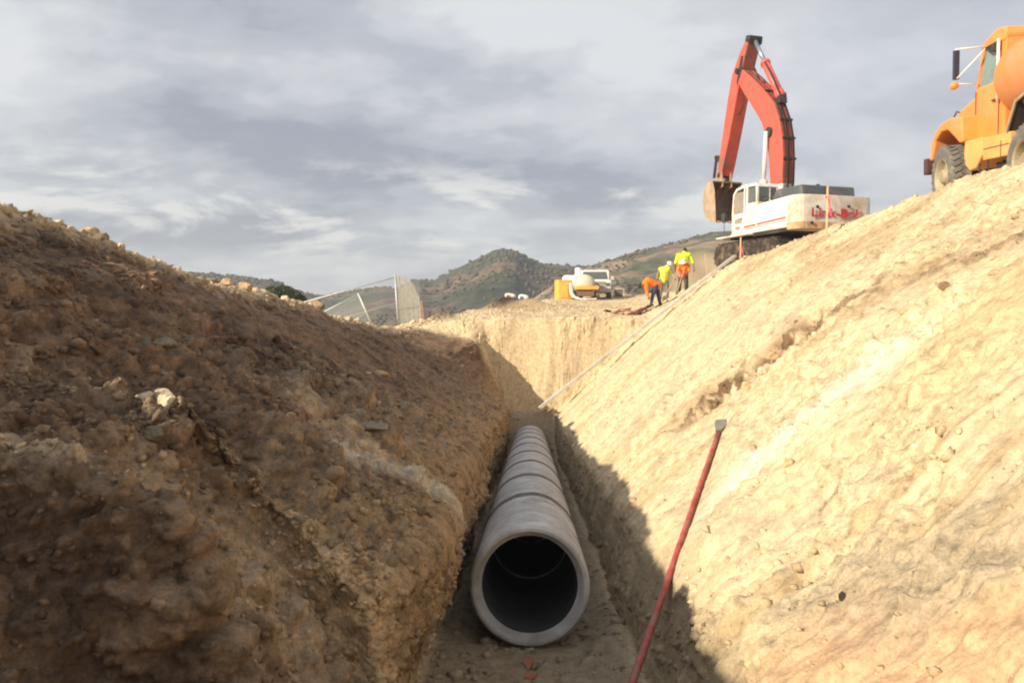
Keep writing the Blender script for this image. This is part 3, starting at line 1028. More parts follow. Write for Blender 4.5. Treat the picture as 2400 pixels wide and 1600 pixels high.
# ------------------------------------------------------------------ concrete pipes
CONC = mat('concrete', (.50, .49, .475), .85, var=.38, scale=3.2, dirt=(.24, .20, .155), dirt_amt=.3, bump=.25, bscale=60, spec=.25)
CONC_D = mat('mortar_joint', (.15, .135, .115), .95, var=.5, scale=9, bump=.4)
OR_, IR_ = .565, .455
pipe_dir = Vector((.0221, 1, -.089)).normalized()
p_front = P(1241.5, 1374, 7.5)
words = ['open front', 'second', 'third', 'fourth', 'fifth', 'sixth', 'seventh', 'eighth', 'farthest']
PL = 2.285
first = None
for k in range(9):
    if first is None:
        mb = MB()
        # outer wall, spigot recess, inner wall
        prof = [(0.000, IR_ + .055), (0.000, OR_ - .028), (.020, OR_ - .006), (.05, OR_), (PL - .085, OR_), (PL - .06, OR_ - .022),
                (PL - .012, OR_ - .035), (PL - .012, IR_), (.10, IR_), (.085, IR_ + .018), (.03, IR_ + .030)]
        mb.lathe((0, 0, 0), (0, 0, 1), prof, 96, True)
        me_o = mb.build('concrete_pipe', CONC, smooth=True)
        me_o.data.materials.append(mat('shaded_bore_concrete', (.08, .08, .085), .8, var=.3, scale=3, spec=.3))  # bore coloured darker to carry the shade inside the pipe
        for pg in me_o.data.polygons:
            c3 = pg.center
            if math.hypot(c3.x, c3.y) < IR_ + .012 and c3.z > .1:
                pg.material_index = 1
        es = me_o.modifiers.new('edge', 'EDGE_SPLIT'); es.split_angle = R(40)
        first = me_o
        jb = MB(); SG = 96; vs = []
        for q, (t_, r_j) in enumerate(((-.20, OR_ + .0005), (-.17, OR_ + .006), (-.07, OR_ + .010), (-.05, OR_ - .016), (-.02, OR_ - .016), (0, OR_ + .012), (.07, OR_ + .008), (.11, OR_ + .0005))):
            for k_ in range(SG):
                a_ = 2 * math.pi * k_ / SG
                wv = (.035 * math.sin(3 * a_ + 1) + .025 * math.sin(7 * a_ + q) + .015 * math.sin(17 * a_)) * (1 if q in (0, 1, 6, 7) else .1)
                vs.append((math.cos(a_) * r_j, math.sin(a_) * r_j, PL + t_ + wv))
        jb.add(vs, [(q * SG + k_, q * SG + (k_ + 1) % SG, (q + 1) * SG + (k_ + 1) % SG, (q + 1) * SG + k_) for q in range(7) for k_ in range(SG)], True)
        joint = jb.build('joint_band', CONC_D, first, smooth=True)
        o = first
    else:
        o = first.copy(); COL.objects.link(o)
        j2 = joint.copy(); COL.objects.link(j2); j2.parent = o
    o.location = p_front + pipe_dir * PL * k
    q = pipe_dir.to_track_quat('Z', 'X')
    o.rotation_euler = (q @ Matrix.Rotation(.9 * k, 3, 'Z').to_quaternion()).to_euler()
    tag(o, ('grey concrete pipe with the open mouth facing out of the trench' if k == 0 else
            'grey concrete pipe at the end of the row under the earth ramp' if k == 8 else
            words[k] + ' grey concrete pipe of the row, counted from the open mouth'), 'pipe', 'concrete pipes laid end to end in the trench')

# orange paint on the trench floor
ORP = mat('orange_paint', (.55, .13, .06), .9, var=.4, scale=12, dirt=(.25, .2, .14), dirt_amt=.6)
for q, (px, py, wx, wy) in enumerate(((1238, 1556, .045, .10), (1243, 1588, .05, .09))):
    loc, nor = ray_ground(px, py)
    mb = MB()
    vs = [(0, 0, .012)]
    K = 18
    for k in range(K):
        a = 2 * math.pi * k / K
        rr = 1 + .35 * math.sin(3 * a + q) + .2 * math.sin(7 * a)
        vs.append((wx * rr * math.cos(a), wy * rr * math.sin(a), .010))
    vs2 = []
    for v in vs:
        wx_, wy_ = loc.x + v[0], loc.y + v[1]
        vs2.append((wx_, wy_, gz(wx_, wy_) + v[2]))
    mb.add(vs2, [(0, 1 + k, 1 + (k + 1) % K) for k in range(K)])
    o = mb.build('paint_mark', ORP, smooth=True, fix=False)
    tag(o, ('orange spray paint mark on the trench floor nearest the pipe mouth' if q == 0 else
            'orange spray paint mark on the trench floor at the bottom of the view'), 'paint mark', 'orange paint marks on the trench floor')

# ------------------------------------------------------------------ red bar leaning on the right bank
RED_P = mat('red_paint_bar', (.46, .06, .055), .6, var=.45, scale=9, dirt=(.32, .17, .12), dirt_amt=.45)
STEEL = mat('worn_steel', (.40, .36, .30), .45, metal=.6, var=.3, scale=10, dirt=(.30, .23, .15), dirt_amt=.35)
tip_p = ray_ground(1684, 1012)[0] * .985
for k in range(80):
    foot = P(1468, 1640, 6.6 - k * .04)
    if min((foot.lerp(tip_p, t / 24).z - gz(*foot.lerp(tip_p, t / 24)[:2])) for t in range(0, 23)) > .012:
        break
pb = [foot.lerp(tip_p, t / 12) for t in range(13)]
print('BAR', k, [tuple(round(c, 2) for c in p) for p in pb])
rt_ = empty('digging_bar', pb[0])
mb = MB(); o0 = pb[0]
pts = [p - o0 for p in pb]
mb.tube(pts, [.031 - .004 * k / 12 for k in range(13)], 14)
mb.build('shaft', RED_P, rt_)
mb = MB()
d = (pts[-1] - pts[-2]).normalized()
tip = pts[-1] + d * .05
sx = Vector((1, -.2, .1)).normalized()
sec = []
for t, wd, th in ((0, .035, .035), (.10, .055, .028), (.26, .095, .018), (.40, .11, .008)):
    c_ = pts[-1] + d * t + Vector((.05, 0, 0)) * t
    up = sx.cross(d).normalized()
    sec.append([c_ + sx * wd + up * th, c_ - sx * wd + up * th, c_ - sx * wd - up * th, c_ + sx * wd - up * th])
vs = [v for s_ in sec for v in s_]
fs = [(0, 1, 2, 3), (15, 14, 13, 12)]
for i in range(3):
    for k in range(4):
        k2 = (k + 1) % 4
        fs.append((i * 4 + k, i * 4 + k2, i * 4 + 4 + k2, i * 4 + 4 + k))
mb.add(vs, fs)
mb.build('blade', STEEL, rt_, bevel=.004)
tag(rt_, 'long red bar with flat steel blade leaning on the sunlit right bank', 'digging bar')

# ------------------------------------------------------------------ long grey plank up the bank
ALU = mat('weathered_aluminium', (.68, .65, .60), .5, metal=.15, var=.3, scale=4, dirt=(.42, .36, .27), dirt_amt=.35, spec=.3)
a_ = P(1262, 958, 29.0); b_ = P(1722, 600, 31.6)
mb = MB()
mb.bar(a_, b_, .26, .05)
mb.bar(a_ + Vector((0, -.12, .04)), b_ + Vector((0, -.12, .04)), .015, .05)
mb.bar(a_ + Vector((0, .12, .04)), b_ + Vector((0, .12, .04)), .015, .05)
o = mb.build('channel_rail', ALU, None, .004)
tag(o, 'long grey metal rail lying up the far right bank', 'rail')
# ================================================================== excavator
WHT = mat('dusty_white_paint', (.74, .71, .64), .5, var=.12, scale=1.5, dirt=(.42, .25, .12), dirt_amt=.30, spec=.4)
RUST = mat('rusty_lower_paint', (.46, .27, .14), .8, var=.35, scale=2.5, dirt=(.62, .52, .40), dirt_amt=.4)
BLK = mat('greasy_black', (.022, .020, .019), .75, var=.4, scale=5, dirt=(.10, .075, .05), dirt_amt=.3)
DGREY = mat('dark_grey_paint', (.075, .085, .10), .6, var=.2, scale=3, dirt=(.16, .14, .12), dirt_amt=.3)
ERED = mat('faded_red_paint', (.70, .10, .07), .5, var=.22, scale=1.2, dirt=(.28, .10, .07), dirt_amt=.62, spec=.3)
EPINK = mat('cylinder_red_paint', (.68, .12, .10), .45, var=.2, scale=2, dirt=(.30, .10, .08), dirt_amt=.3)
CHROME = mat('polished_rod', (.82, .80, .80), .3, metal=.35, var=.08, scale=3)
GLASS = mat('dark_window_glass', (.10, .11, .10), .12, var=.3, scale=1.2, spec=.8)
BUCK = mat('bucket_steel', (.22, .16, .12), .7, metal=.2, var=.4, scale=2.2, dirt=(.12, .07, .05), dirt_amt=.4)
BUCKL = mat('bucket_worn_face', (.46, .34, .24), .6, metal=.2, var=.4, scale=2.5, dirt=(.35, .18, .10), dirt_amt=.4)
TRK = mat('track_steel', (.045, .036, .03), .8, metal=.3, var=.4, scale=6, dirt=(.28, .20, .12), dirt_amt=.4)
SIGN = mat('red_lettering', (.50, .03, .035), .5, var=.2, scale=4, dirt=(.5, .38, .28), dirt_amt=.2)

hd = R(18)
ex = empty('excavator', (10.56, 32.1, 1.95), (0, 0, hd + math.pi / 2))
tag(ex, 'red and white tracked excavator with raised boom beyond the right bank', 'excavator')

# undercarriage
for sy in (1.28, -1.28):
    prof = []
    for k in range(9):
        a = math.pi / 2 + math.pi * k / 8
        prof.append((-1.75 + .46 * math.cos(a), .48 + .46 * math.sin(a)))
    for k in range(9):
        a = -math.pi / 2 + math.pi * k / 8
        prof.append((1.75 + .46 * math.cos(a), .48 + .46 * math.sin(a)))
    mb = MB(); mb.prism(prof, sy - .30, sy + .30)
    n_ = len(prof)
    # grouser plates
    per = [Vector((p[0], 0, p[1])) for p in prof] + [Vector((prof[0][0], 0, prof[0][1]))]
    seg_l = [(per[i + 1] - per[i]).length for i in range(n_)]
    tot = sum(seg_l); K = 44
    for k in range(K):
        d = tot * k / K
        i = 0
        while d > seg_l[i]:
            d -= seg_l[i]; i += 1
        p = per[i].lerp(per[i + 1], d / seg_l[i]); tdir = (per[i + 1] - per[i]).normalized()
        nrm = Vector((tdir.z, 0, -tdir.x))
        if nrm.dot(p - Vector((max(-1.75, min(1.75, p.x)), 0, .48))) < 0:
            nrm = -nrm
        M = Matrix((tdir, Vector((0, 1, 0)), nrm)).transposed()
        mb.box((p.x + nrm.x * .02, sy, p.z + nrm.z * .02), (.03, .62, .07), M)
    tr = mb.build('track', TRK, ex)
    mb = MB()
    side = sy + (.31 if sy > 0 else -.31)
    for k in range(7):
        mb.cyl((-1.5 + k * .5, side - .03, .22), (-1.5 + k * .5, side + .03, .22), .14, seg=14)
    mb.cyl((1.75, side - .04, .48), (1.75, side + .04, .48), .34, seg=20)
    mb.cyl((-1.75, side - .04, .48), (-1.75, side + .04, .48), .36, seg=20)
    mb.box((0, side, .52), (2.6, .05, .22))
    mb.build('roller', TRK, tr)
mb = MB(); mb.box((0, 0, .62), (2.2, 2.0, .40)); mb.cyl((0, 0, .8), (0, 0, 1.16), .75, seg=32)
mb.build('car_body', BLK, ex, .02)
# deck and house
mb = MB(); mb.prism([(-2.5, -1.3), (1.25, -1.3), (1.25, 1.42), (-2.5, 1.42)], 1.10, 1.24, 'xy')
mb.prism([(-1.9, -.9), (.9, -.9), (.9, .9), (-1.9, .9)], 1.16, 1.35, 'xy')
mb.build('deck', BLK, ex, .01)
mb = MB()
mb.prism([(1.20, 1.30), (1.25, 1.24), (-.62, 1.24), (-2.45, 1.24), (-2.45, 2.36), (-.62, 2.30), (-.55, 2.0), (-.50, 1.30)], .55, 1.47)
mb.build('side_panel', WHT, ex, .03)
mb = MB(); mb.prism([(1.0, 1.24), (-2.45, 1.24), (-2.45, 2.36), (.2, 2.2), (1.0, 1.9)], -1.47, -.62)
mb.build('side_panel', WHT, ex, .03)
mb = MB(); mb.box((-1.5, 0, 1.85), (1.8, 1.7, 1.0)); mb.build('engine_housing', WHT, ex, .03)
# counterweight, rounded in plan
plan = []
for k in range(6):
    a = math.pi / 2 + (math.pi / 2) * k / 5
    plan.append((-2.62 + .50 * math.cos(a) * .9, 1.10 + .40 * math.sin(a)))
plan += [(-3.12, .5), (-3.14, 0), (-3.12, -.5)]
for k in range(6):
    a = math.pi + (math.pi / 2) * k / 5
    plan.append((-2.62 + .50 * math.cos(a) * .9, -1.46 + .40 * math.sin(a)))
plan += [(-2.46, -1.86), (-2.46, 1.5)]
# de-duplicate
pl2 = []
for p in plan:
    if not pl2 or (abs(p[0] - pl2[-1][0]) + abs(p[1] - pl2[-1][1])) > .01:
        pl2.append(p)
mb = MB()
vs = []
for z, k in ((1.12, .965), (1.28, .995), (1.50, 1.0), (2.20, 1.0), (2.36, .985)):
    for (px_, py_) in pl2:
        vs.append((-2.46 + (px_ + 2.46) * k, py_ * k, z))
m_ = len(pl2)
fs = []
for i in range(4):
    for k in range(m_):
        k2 = (k + 1) % m_
        fs.append((i * m_ + k, i * m_ + k2, (i + 1) * m_ + k2, (i + 1) * m_ + k))
fs += [tuple(range(m_))[::-1], tuple(range(4 * m_, 5 * m_))]
mb.add(vs, fs)
cwm = mat('counterweight_paint', (.66, .63, .57), .6, var=.18, scale=1.2, dirt=(.40, .22, .10), dirt_amt=.42, spec=.3)
cw = mb.build('counterweight', cwm, ex, .02)
mb = MB()
vs = []
for z, k in ((1.10, .93), (1.15, 1.004), (1.38, 1.006), (1.40, 1.0)):
    for (px_, py_) in pl2:
        vs.append((-2.46 + (px_ + 2.46) * k - (.0 if px_ < -2.5 else -.0), py_ * k, z))
fs = []
for i in range(3):
    for k in range(m_):
        k2 = (k + 1) % m_
        fs.append((i * m_ + k, i * m_ + k2, (i + 1) * m_ + k2, (i + 1) * m_ + k))
mb.add(vs, fs)
mb.build('rust_band', RUST, cw)
for (yy_, z_) in ((.72, 1.92), (-.62, 1.98), (.95, 1.35), (-.1, 1.30)):
    mb = MB(); mb.cyl((-3.16, yy_, z_), (-3.10, yy_, z_), .05, seg=12); mb.build('lug', BLK, cw)
tx = bpy.data.curves.new('lettering', 'FONT')
tx.body = 'Link-Belt'
tx.size = .50; tx.extrude = .006; tx.offset = .014; tx.space_character = 1.02
tx.align_x = 'CENTER'; tx.align_y = 'CENTER'
tx.materials.append(SIGN)
to = bpy.data.objects.new('lettering', tx); COL.objects.link(to); to.parent = ex
to.location = (-3.15, -.12, 1.70); to.rotation_euler = (R(90), 0, R(-90)); to.scale = (1.22, .9, 1)
bpy.context.view_layer.update()
lm = bpy.data.meshes.new_from_object(to.evaluated_get(bpy.context.evaluated_depsgraph_get()))
l2 = bpy.data.objects.new('lettering', lm); COL.objects.link(l2); l2.parent = cw
l2.location = to.location; l2.rotation_euler = to.rotation_euler; l2.scale = to.scale
if not lm.materials:
    lm.materials.append(SIGN)
bpy.data.objects.remove(to); bpy.data.curves.remove(tx)
l2.name = 'lettering'
# hood, muffler, rails
mb = MB(); mb.prism([(-2.85, 2.35), (-2.80, 2.74), (-1.35, 2.78), (-1.0, 2.35)], -1.15, 1.15)
mb.build('engine_hood', DGREY, ex, .05)
mb = MB(); mb.cyl((-1.6, -.5, 2.7), (-1.6, -.5, 3.0), .07)
mb.build('exhaust', BLK, ex)
mb = MB()
mb.tube([(-.7, 1.30, 2.36), (-.75, 1.30, 2.46), (-1.7, 1.30, 2.50), (-1.75, 1.30, 2.36)], .018, 8); mb.build('handrail', DGREY, ex); mb = MB()
mb.tube([(.5, -1.3, 2.2), (.5, -1.3, 2.9), (-.7, -1.3, 2.9), (-.7, -1.3, 2.3)], .02, 8); mb.build('handrail', DGREY, ex); mb = MB()
mb.tube([(-.35, -.75, 2.2), (-.35, -.75, 3.05), (-.60, -.75, 3.1), (-.72, -.75, 2.95), (-.72, -.75, 2.2)], .018, 8)
mb.build('handrail', DGREY, ex)
mb = MB(); mb.box((-1.05, 1.475, 1.56), (2.6, .012, .06), (0, R(2.0), 0)); mb.box((-1.05, 1.475, 1.47), (2.6, .012, .022), (0, R(2.0), 0))
mb.build('stripe', SIGN, ex)
mb = MB(); mb.box((.75, 1.50, 1.19), (2.1, .50, .05)); mb.box((1.55, .9, 1.17), (.6, 1.1, .05))
mb.build('walkway', WHT, ex, .01)
# cab
cx0, cx1, cy0, cy1, cz0, cz1 = -.62, .98, .52, 1.47, 1.28, 3.16
mb = MB()
mb.prism([(cx0, cz0), (cx0, 3.0), (cx0 + .08, 3.12), (.35, cz1), (.80, 3.06), (1.02, 2.80), (1.06, 2.74), (.98, 2.74), (.74, 2.98), (.34, 3.06),
          (cx0 + .12, 3.03)][:1] + [(cx0, cz0), (cx0, cz0 + .02)], cy0, cy1) if False else None
roofp = [(cx0, 2.98), (cx0 + .06, 3.12), (.35, cz1), (.80, 3.08), (1.03, 2.86), (.99, 2.80), (.76, 2.99), (.34, 3.05), (cx0 + .1, 3.02), (cx0 + .08, 2.98)]
mb.prism(roofp, cy0, cy1)
cb = mb.build('cab', WHT, ex, .02)
mb = MB()
for yy_ in (cy1 - .035, cy0 + .035):
    mb.bar((cx0 + .05, yy_, cz0), (cx0 + .05, yy_, 3.02), .07, .10)
    mb.bar((.12, yy_, cz0), (.06, yy_, 3.06), .075, .09)
    mb.bar((1.05, yy_, cz0), (1.06, yy_, 2.2), .07, .07)
    mb.bar((1.06, yy_, 2.2), (.98, yy_, 2.84), .07, .06)
    mb.box((-.25, yy_, 1.72), (.72, .06, .9)) if yy_ < 1 else mb.box((-.27, yy_, 1.85), (.64, .06, 1.12))
mb.box((cx0 + .03, (cy0 + cy1) / 2, 1.85), (.06, .9, 1.1))
mb.box((1.02, (cy0 + cy1) / 2, 1.45), (.06, .9, .34))
mb.build('cab_frame', WHT, cb, .012)
mb = MB()
mb.box((.58, cy1 - .02, 1.62), (.86, .05, .12)); mb.box((.58, cy1 - .02, 2.02), (.86, .05, .10)); mb.box((.58, cy1 - .02, 1.33), (.86, .05, .12))
mb.box((.22, cy1 - .015, 2.2), (.07, .05, 1.8)); mb.box((.98, cy1 - .015, 1.9), (.08, .05, 1.2))
mb.prism([(.25, 1.30), (1.0, 1.30), (1.0, 1.95), (.25, 2.0), (.25, 1.9), (.50, 1.9), (.90, 1.84), (.86, 1.50), (.60, 1.42), (.40, 1.6), (.33, 1.9), (.25, 1.9)], cy1 - .035, cy1 + .006)
dr = mb.build('door', WHT, cb, .008)
mb = MB()
mb.box((.60, cy1 - .045, 2.45), (.70, .012, .95)); mb.box((.60, cy1 - .045, 1.65), (.62, .012, .5))
mb.build('door_window', mat('brown_window', (.28, .24, .19), .15, var=.3, scale=1.5, spec=.8), dr)
mb = MB()
mb.box((cx0 + .03, (cy0 + cy1) / 2, 2.72), (.012, .82, .62)); mb.box((-.27, cy1 - .05, 2.72), (.6, .012, .56))
mb.box((1.02, (cy0 + cy1) / 2, 2.2), (.012, .80, 1.2)); mb.box((.2, cy0 + .04, 2.2), (1.5, .012, 1.5))
mb.build('cab_window', GLASS, cb)
mb = MB(); mb.bar((cx0 - .01, .92, 2.45), (cx0 - .01, .92, 2.95), .02, .04)
mb.build('cab_trim', WHT, cb)
mb = MB(); mb.tube([(1.1, 1.55, 1.2), (1.4, 1.62, 1.5), (1.42, 1.62, 2.2)], .018, 8); mb.box((1.44, 1.62, 2.0), (.04, .18, .34))
mb.build('side_mirror', DGREY, ex)

# boom ---------------------------------------------------------------
BYC, BW = -.32, .60


def ribbon(cl, half):
    top, bot = [], []
    for i, p in enumerate(cl):
        a = Vector(cl[max(i - 1, 0)]); b = Vector(cl[min(i + 1, len(cl) - 1)])
        t = (b - a).normalized()
        nr = Vector((-t.y, t.x))
        top.append(tuple(Vector(p) + nr * half[i])); bot.append(tuple(Vector(p) - nr * half[i]))
    return bot + top[::-1]


kz = lambda L_: [(a, b if b < 4 else 4 + (b - 4) * .945) for a, b in L_]
bc = [(.25, 1.75), (.28, 2.6), (.30, 3.25), (.33, 4.2), (.42, 5.0), (.60, 5.7), (.90, 6.35), (1.45, 7.0), (2.25, 7.85), (3.1, 8.75)]
bc = kz(bc)
bh = [.24, .33, .38, .44, .48, .50, .50, .46, .38, .24]
bm_ = MB(); bm_.prism(ribbon(bc[2:], bh[2:]), BYC - BW / 2, BYC + BW / 2)
boom = bm_.build('boom', ERED, ex, .03)
bm_ = MB(); bm_.prism(ribbon(bc[:3], bh[:3]), BYC - BW / 2 + .003, BYC + BW / 2 - .003)
bm_.build('boom_foot', WHT, boom, .03)
mb = MB()
for q, oy in enumerate((-.22, -.14, .02, .10, .20)):
    pts = []
    for i, p in enumerate(bc[1:]):
        i += 1
        a = Vector(bc[i - 1]); b = Vector(bc[min(i + 1, len(bc) - 1)])
        t = (b - a).normalized(); nr = Vector((-t.y, t.x))
        c_ = Vector(p) + nr * (bh[i] + .035 + .02 * (q % 2))
        pts.append((c_.x, BYC + oy, c_.y))
    mb.tube(pts[:(6 if q % 2 else 9)], .026 if q in (1, 3) else .018, 8)
mb.build('hydraulic_line', BLK, boom)
for i in (3, 4, 5, 7):
    a = Vector(bc[i - 1]); b = Vector(bc[i + 1]); t = (b - a).normalized(); nr = Vector((-t.y, t.x))
    c_ = Vector(bc[i]) + nr * (bh[i] + .04)
    mb = MB(); mb.box((c_.x, BYC, c_.y), (.09, .58, .07), (0, -math.atan2(t.y, t.x), 0)); mb.build('hose_clamp', BLK, boom, .01)
mb = MB(); mb.cyl((.75, BYC - .38, 5.42), (.75, BYC + .38, 5.42), .20); mb.build('boom_pin', BLK, boom, .01)
mb = MB(); mb.cyl((3.05, BYC - .36, 8.49), (3.05, BYC + .36, 8.49), .13); mb.build('boom_pin', BLK, boom, .01)
# boom cylinders
for oy in (.42, -.42):
    mb = MB(); mb.cyl((1.02, BYC + oy, 1.55), (.94, BYC + oy, 3.40), .12); c_ = mb.build('boom_cylinder', WHT, ex)
    mb = MB(); mb.cyl((.95, BYC + oy, 3.30), (.94, BYC + oy, 3.52), .15); mb.build('cylinder_head', WHT, c_)
    mb = MB(); mb.cyl((.94, BYC + oy, 3.45), (.80, BYC + oy, 5.45), .085); mb.build('rod', CHROME, c_)
# stick
sc_ = [(2.30, 9.95), (2.72, 9.35), (3.15, 8.55), (3.45, 7.6), (3.85, 6.2), (4.25, 4.85), (4.42, 4.30)]
sc_ = kz(sc_)
sh = [.10, .24, .34, .33, .28, .21, .15]
mb = MB(); mb.prism(ribbon(sc_, sh), BYC - .31, BYC + .31)
stick = mb.build('stick', ERED, ex, .03)
mb = MB()
mb.prism([(2.18, 9.40), (2.12, 9.72), (2.42, 9.80), (2.55, 9.52)], BYC - .30, BYC + .30)
mb.cyl((2.30, BYC - .34, 9.60), (2.30, BYC + .34, 9.60), .11)
mb.box((3.42, BYC, 7.3), (.9, .54, .04), (0, R(60), 0)); mb.box((3.75, BYC, 6.3), (.72, .54, .04), (0, R(60), 0))
mb.build('stick_end', BLK, stick, .01)
mb = MB()
mb.prism(kz([(2.78, 9.35), (2.60, 9.30), (2.70, 8.75), (2.95, 8.2), (3.0, 8.0), (3.1, 8.3)]), BYC - .315, BYC + .315)
mb.build('stick_gusset', BLK, stick)
# arm cylinder on top of the boom
A = Vector((.62, BYC, 7.02)); B_ = Vector((1.42, BYC, 8.55)); T_ = Vector((2.25, BYC, 9.58))
A = Vector((.45, BYC, 6.78)); dv = (T_ - A).normalized()
mb = MB(); mb.cyl(A + dv * .1, A + dv * 1.95, .17, seg=20); mb.cyl(A + dv * 1.85, A + dv * 2.0, .20, seg=20); mb.cyl(A - dv * .05, A + dv * .3, .20)
ac = mb.build('arm_cylinder', EPINK, ex)
mb = MB(); mb.cyl(A + dv * 1.9, T_, .085); mb.build('rod', mat('blue_grey_rod', (.30, .38, .50), .3, metal=.6, var=.1), ac)
mb = MB(); mb.tube([A + Vector((-.16, .2, .1)), A + dv * 1.2 + Vector((-.2, .2, .08)), A + dv * 1.8 + Vector((-.1, .16, .1))], .03, 8)
mb.prism([(.25, 6.5), (.32, 6.92), (.62, 6.92), (.80, 6.5)], BYC - .16, BYC + .16)
mb.build('cylinder_bracket', BLK, ac)
mb = MB()
mb.tube([(3.2, BYC + .1, 8.0), (2.95, BYC + .1, 7.6), (2.85, BYC + .1, 7.1), (3.15, BYC + .1, 6.7), (3.4, BYC + .1, 6.8)], .022, 8)
mb.tube([(1.6, BYC + .2, 7.75), (2.2, BYC + .25, 8.8), (2.6, BYC + .2, 9.0), (2.8, BYC + .2, 8.7)], .03, 8)
mb.build('hose', BLK, stick)
# bucket cylinder along the far side of the stick, linkage and bucket
p0 = Vector((3.55, BYC, 8.6)); p1 = Vector((4.75, BYC, 5.15))
mb = MB(); mb.cyl(p0, p0.lerp(p1, .62), .13); c_ = mb.build('bucket_cylinder', ERED, ex)
mb = MB(); mb.cyl(p0.lerp(p1, .6), p1, .065); mb.build('rod', CHROME, c_)
mb = MB()
for oy in (-.22, .22):
    mb.bar((4.75, BYC + oy, 5.15), (4.28, BYC + oy, 4.75), .04, .16); mb.bar((4.75, BYC + oy, 5.15), (4.95, BYC + oy, 4.25), .05, .16)
mb.cyl((4.75, BYC - .28, 5.15), (4.75, BYC + .28, 5.15), .09); mb.cyl((4.42, BYC - .34, 4.28), (4.42, BYC + .34, 4.28), .10)
mb.build('linkage', BLK, ex)
# bucket: open side towards the cab, back curved away
out_p = [(4.35, 4.45), (4.95, 4.40), (5.30, 4.05), (5.48, 3.5), (5.38, 2.9), (5.05, 2.45), (4.55, 2.22), (3.95, 2.15)]
in_p = [(4.0, 2.20), (4.55, 2.28), (5.0, 2.50), (5.31, 2.93), (5.40, 3.5), (5.23, 4.0), (4.92, 4.33), (4.35, 4.37)]
bwid = .74
out_p = [(3.85 + (a - 3.95) * .70, 2.15 + (b - 2.15) * .80) for a, b in out_p]; in_p = [(3.85 + (a - 3.95) * .70, 2.15 + (b - 2.15) * .80) for a, b in in_p]
BYB = BYC + .05
mb = MB(); mb.prism(out_p + in_p, BYB - bwid, BYB + bwid)
bk = mb.build('bucket', BUCK, ex, .01)
for oy in (-bwid - .02, bwid - .005):
    mb = MB(); mb.prism(out_p + [(3.84, 2.2), (3.90, 3.0), (3.98, 3.6)], BYB + oy, BYB + oy + .03)
    mb.build('side_plate', BUCKL, bk, .006)
mb = MB()
for k in range(5):
    yy_ = BYB - bwid + .12 + k * (2 * bwid - .24) / 4
    mb.prism([(3.92, 2.12), (3.92, 2.22), (3.62, 2.16)], yy_ - .06, yy_ + .06)
mb.build('tooth', BUCKL, bk)
mb = MB()
for oy in (-.25, .21):
    mb.prism([(4.10, 3.75), (4.18, 4.42), (4.52, 4.45), (4.85, 4.0), (4.75, 3.6)], BYB + oy, BYB + oy + .05)
mb.build('bucket_ear', BUCKL, bk, .006)

# ================================================================== orange tank truck
ORG = mat('orange_truck_paint', (.88, .285, .065), .42, var=.15, scale=1.3, dirt=(.62, .33, .17), dirt_amt=.45, spec=.35)
ORG2 = mat('sun_bleached_orange', (.84, .40, .12), .55, var=.2, scale=2, dirt=(.60, .33, .18), dirt_amt=.3)
TYRE = mat('dusty_tyre', (.14, .135, .125), .9, var=.3, scale=7, dirt=(.25, .22, .17), dirt_amt=.35, bump=.3)
RIM = mat('cream_rim', (.36, .30, .20), .6, var=.25, scale=5, dirt=(.25, .18, .11), dirt_amt=.35)
DRK = mat('truck_underside', (.03, .027, .025), .85, var=.3, scale=4, dirt=(.10, .08, .06), dirt_amt=.3)
MAROON = mat('maroon_bumper', (.085, .035, .035), .6, var=.3, scale=4)
WBAR = mat('white_bar', (.80, .78, .72), .4, var=.1)
TR = R(-5)
Rw = .66
# left front wheel centre in the photo sits here
lf = Vector((10.20, 19.0, 3.24))
Mt = Matrix.Rotation(TR + math.pi / 2, 3, 'Z') @ Matrix.Rotation(R(-5), 3, 'Y') @ Matrix.Rotation(R(-2.0), 3, 'X')
orig = lf - (Mt @ Vector((0, 1.1, Rw))) * 1.04
tk = empty('tank_truck', orig)
tk.rotation_euler = Mt.to_euler(); tk.scale = (1.04,) * 3
tag(tk, 'orange tank truck with black mirror parked on top of the right bank', 'truck')
mb = MB()
for sy in (.42, -.42):
    mb.box((-3.6, sy, .88), (9.4, .10, .26))
for xx in (0, -3.6, -5.0):
    mb.cyl((xx, -1.0, Rw), (xx, 1.0, Rw), .10)
mb.box((-1.3, 0, 1.0), (2.2, .8, .5)); mb.box((.2, 0, 1.25), (1.4, .9, .7))
mb.box((-2.2, .8, .6), (.5, .5, .35)); mb.box((-1.2, .75, .62), (.3, .4, .3))
mb.build('chassis', DRK, tk, .01)


def wheel_mesh(dual):
    mb = MB(); wd = .20 if not dual else .42
    prof = [(-wd, Rw * .60), (-wd, Rw * .90), (-wd * .88, Rw * .97), (-wd * .7, Rw), (wd * .7, Rw), (wd * .88, Rw * .97), (wd, Rw * .90), (wd, Rw * .60)]
    mb.lathe((0, 0, 0), (0, 1, 0), prof, 40, False)
    for k in range(30):
        a = 2 * math.pi * k / 30
        for sgn in (-1, 1):
            M = Matrix.Rotation(-a, 3, 'Y') @ Matrix.Rotation(R(28) * sgn, 3, 'X')
            c_ = Vector((0, sgn * wd * .45, 0)) + Vector((math.sin(a + .05 * sgn) * Rw, 0, math.cos(a + .05 * sgn) * Rw))
            mb.box(c_, (.075, wd * .95, .05), Matrix.Rotation(a, 3, 'Y') @ Matrix.Rotation(R(25) * sgn, 3, 'Z'))
    return mb


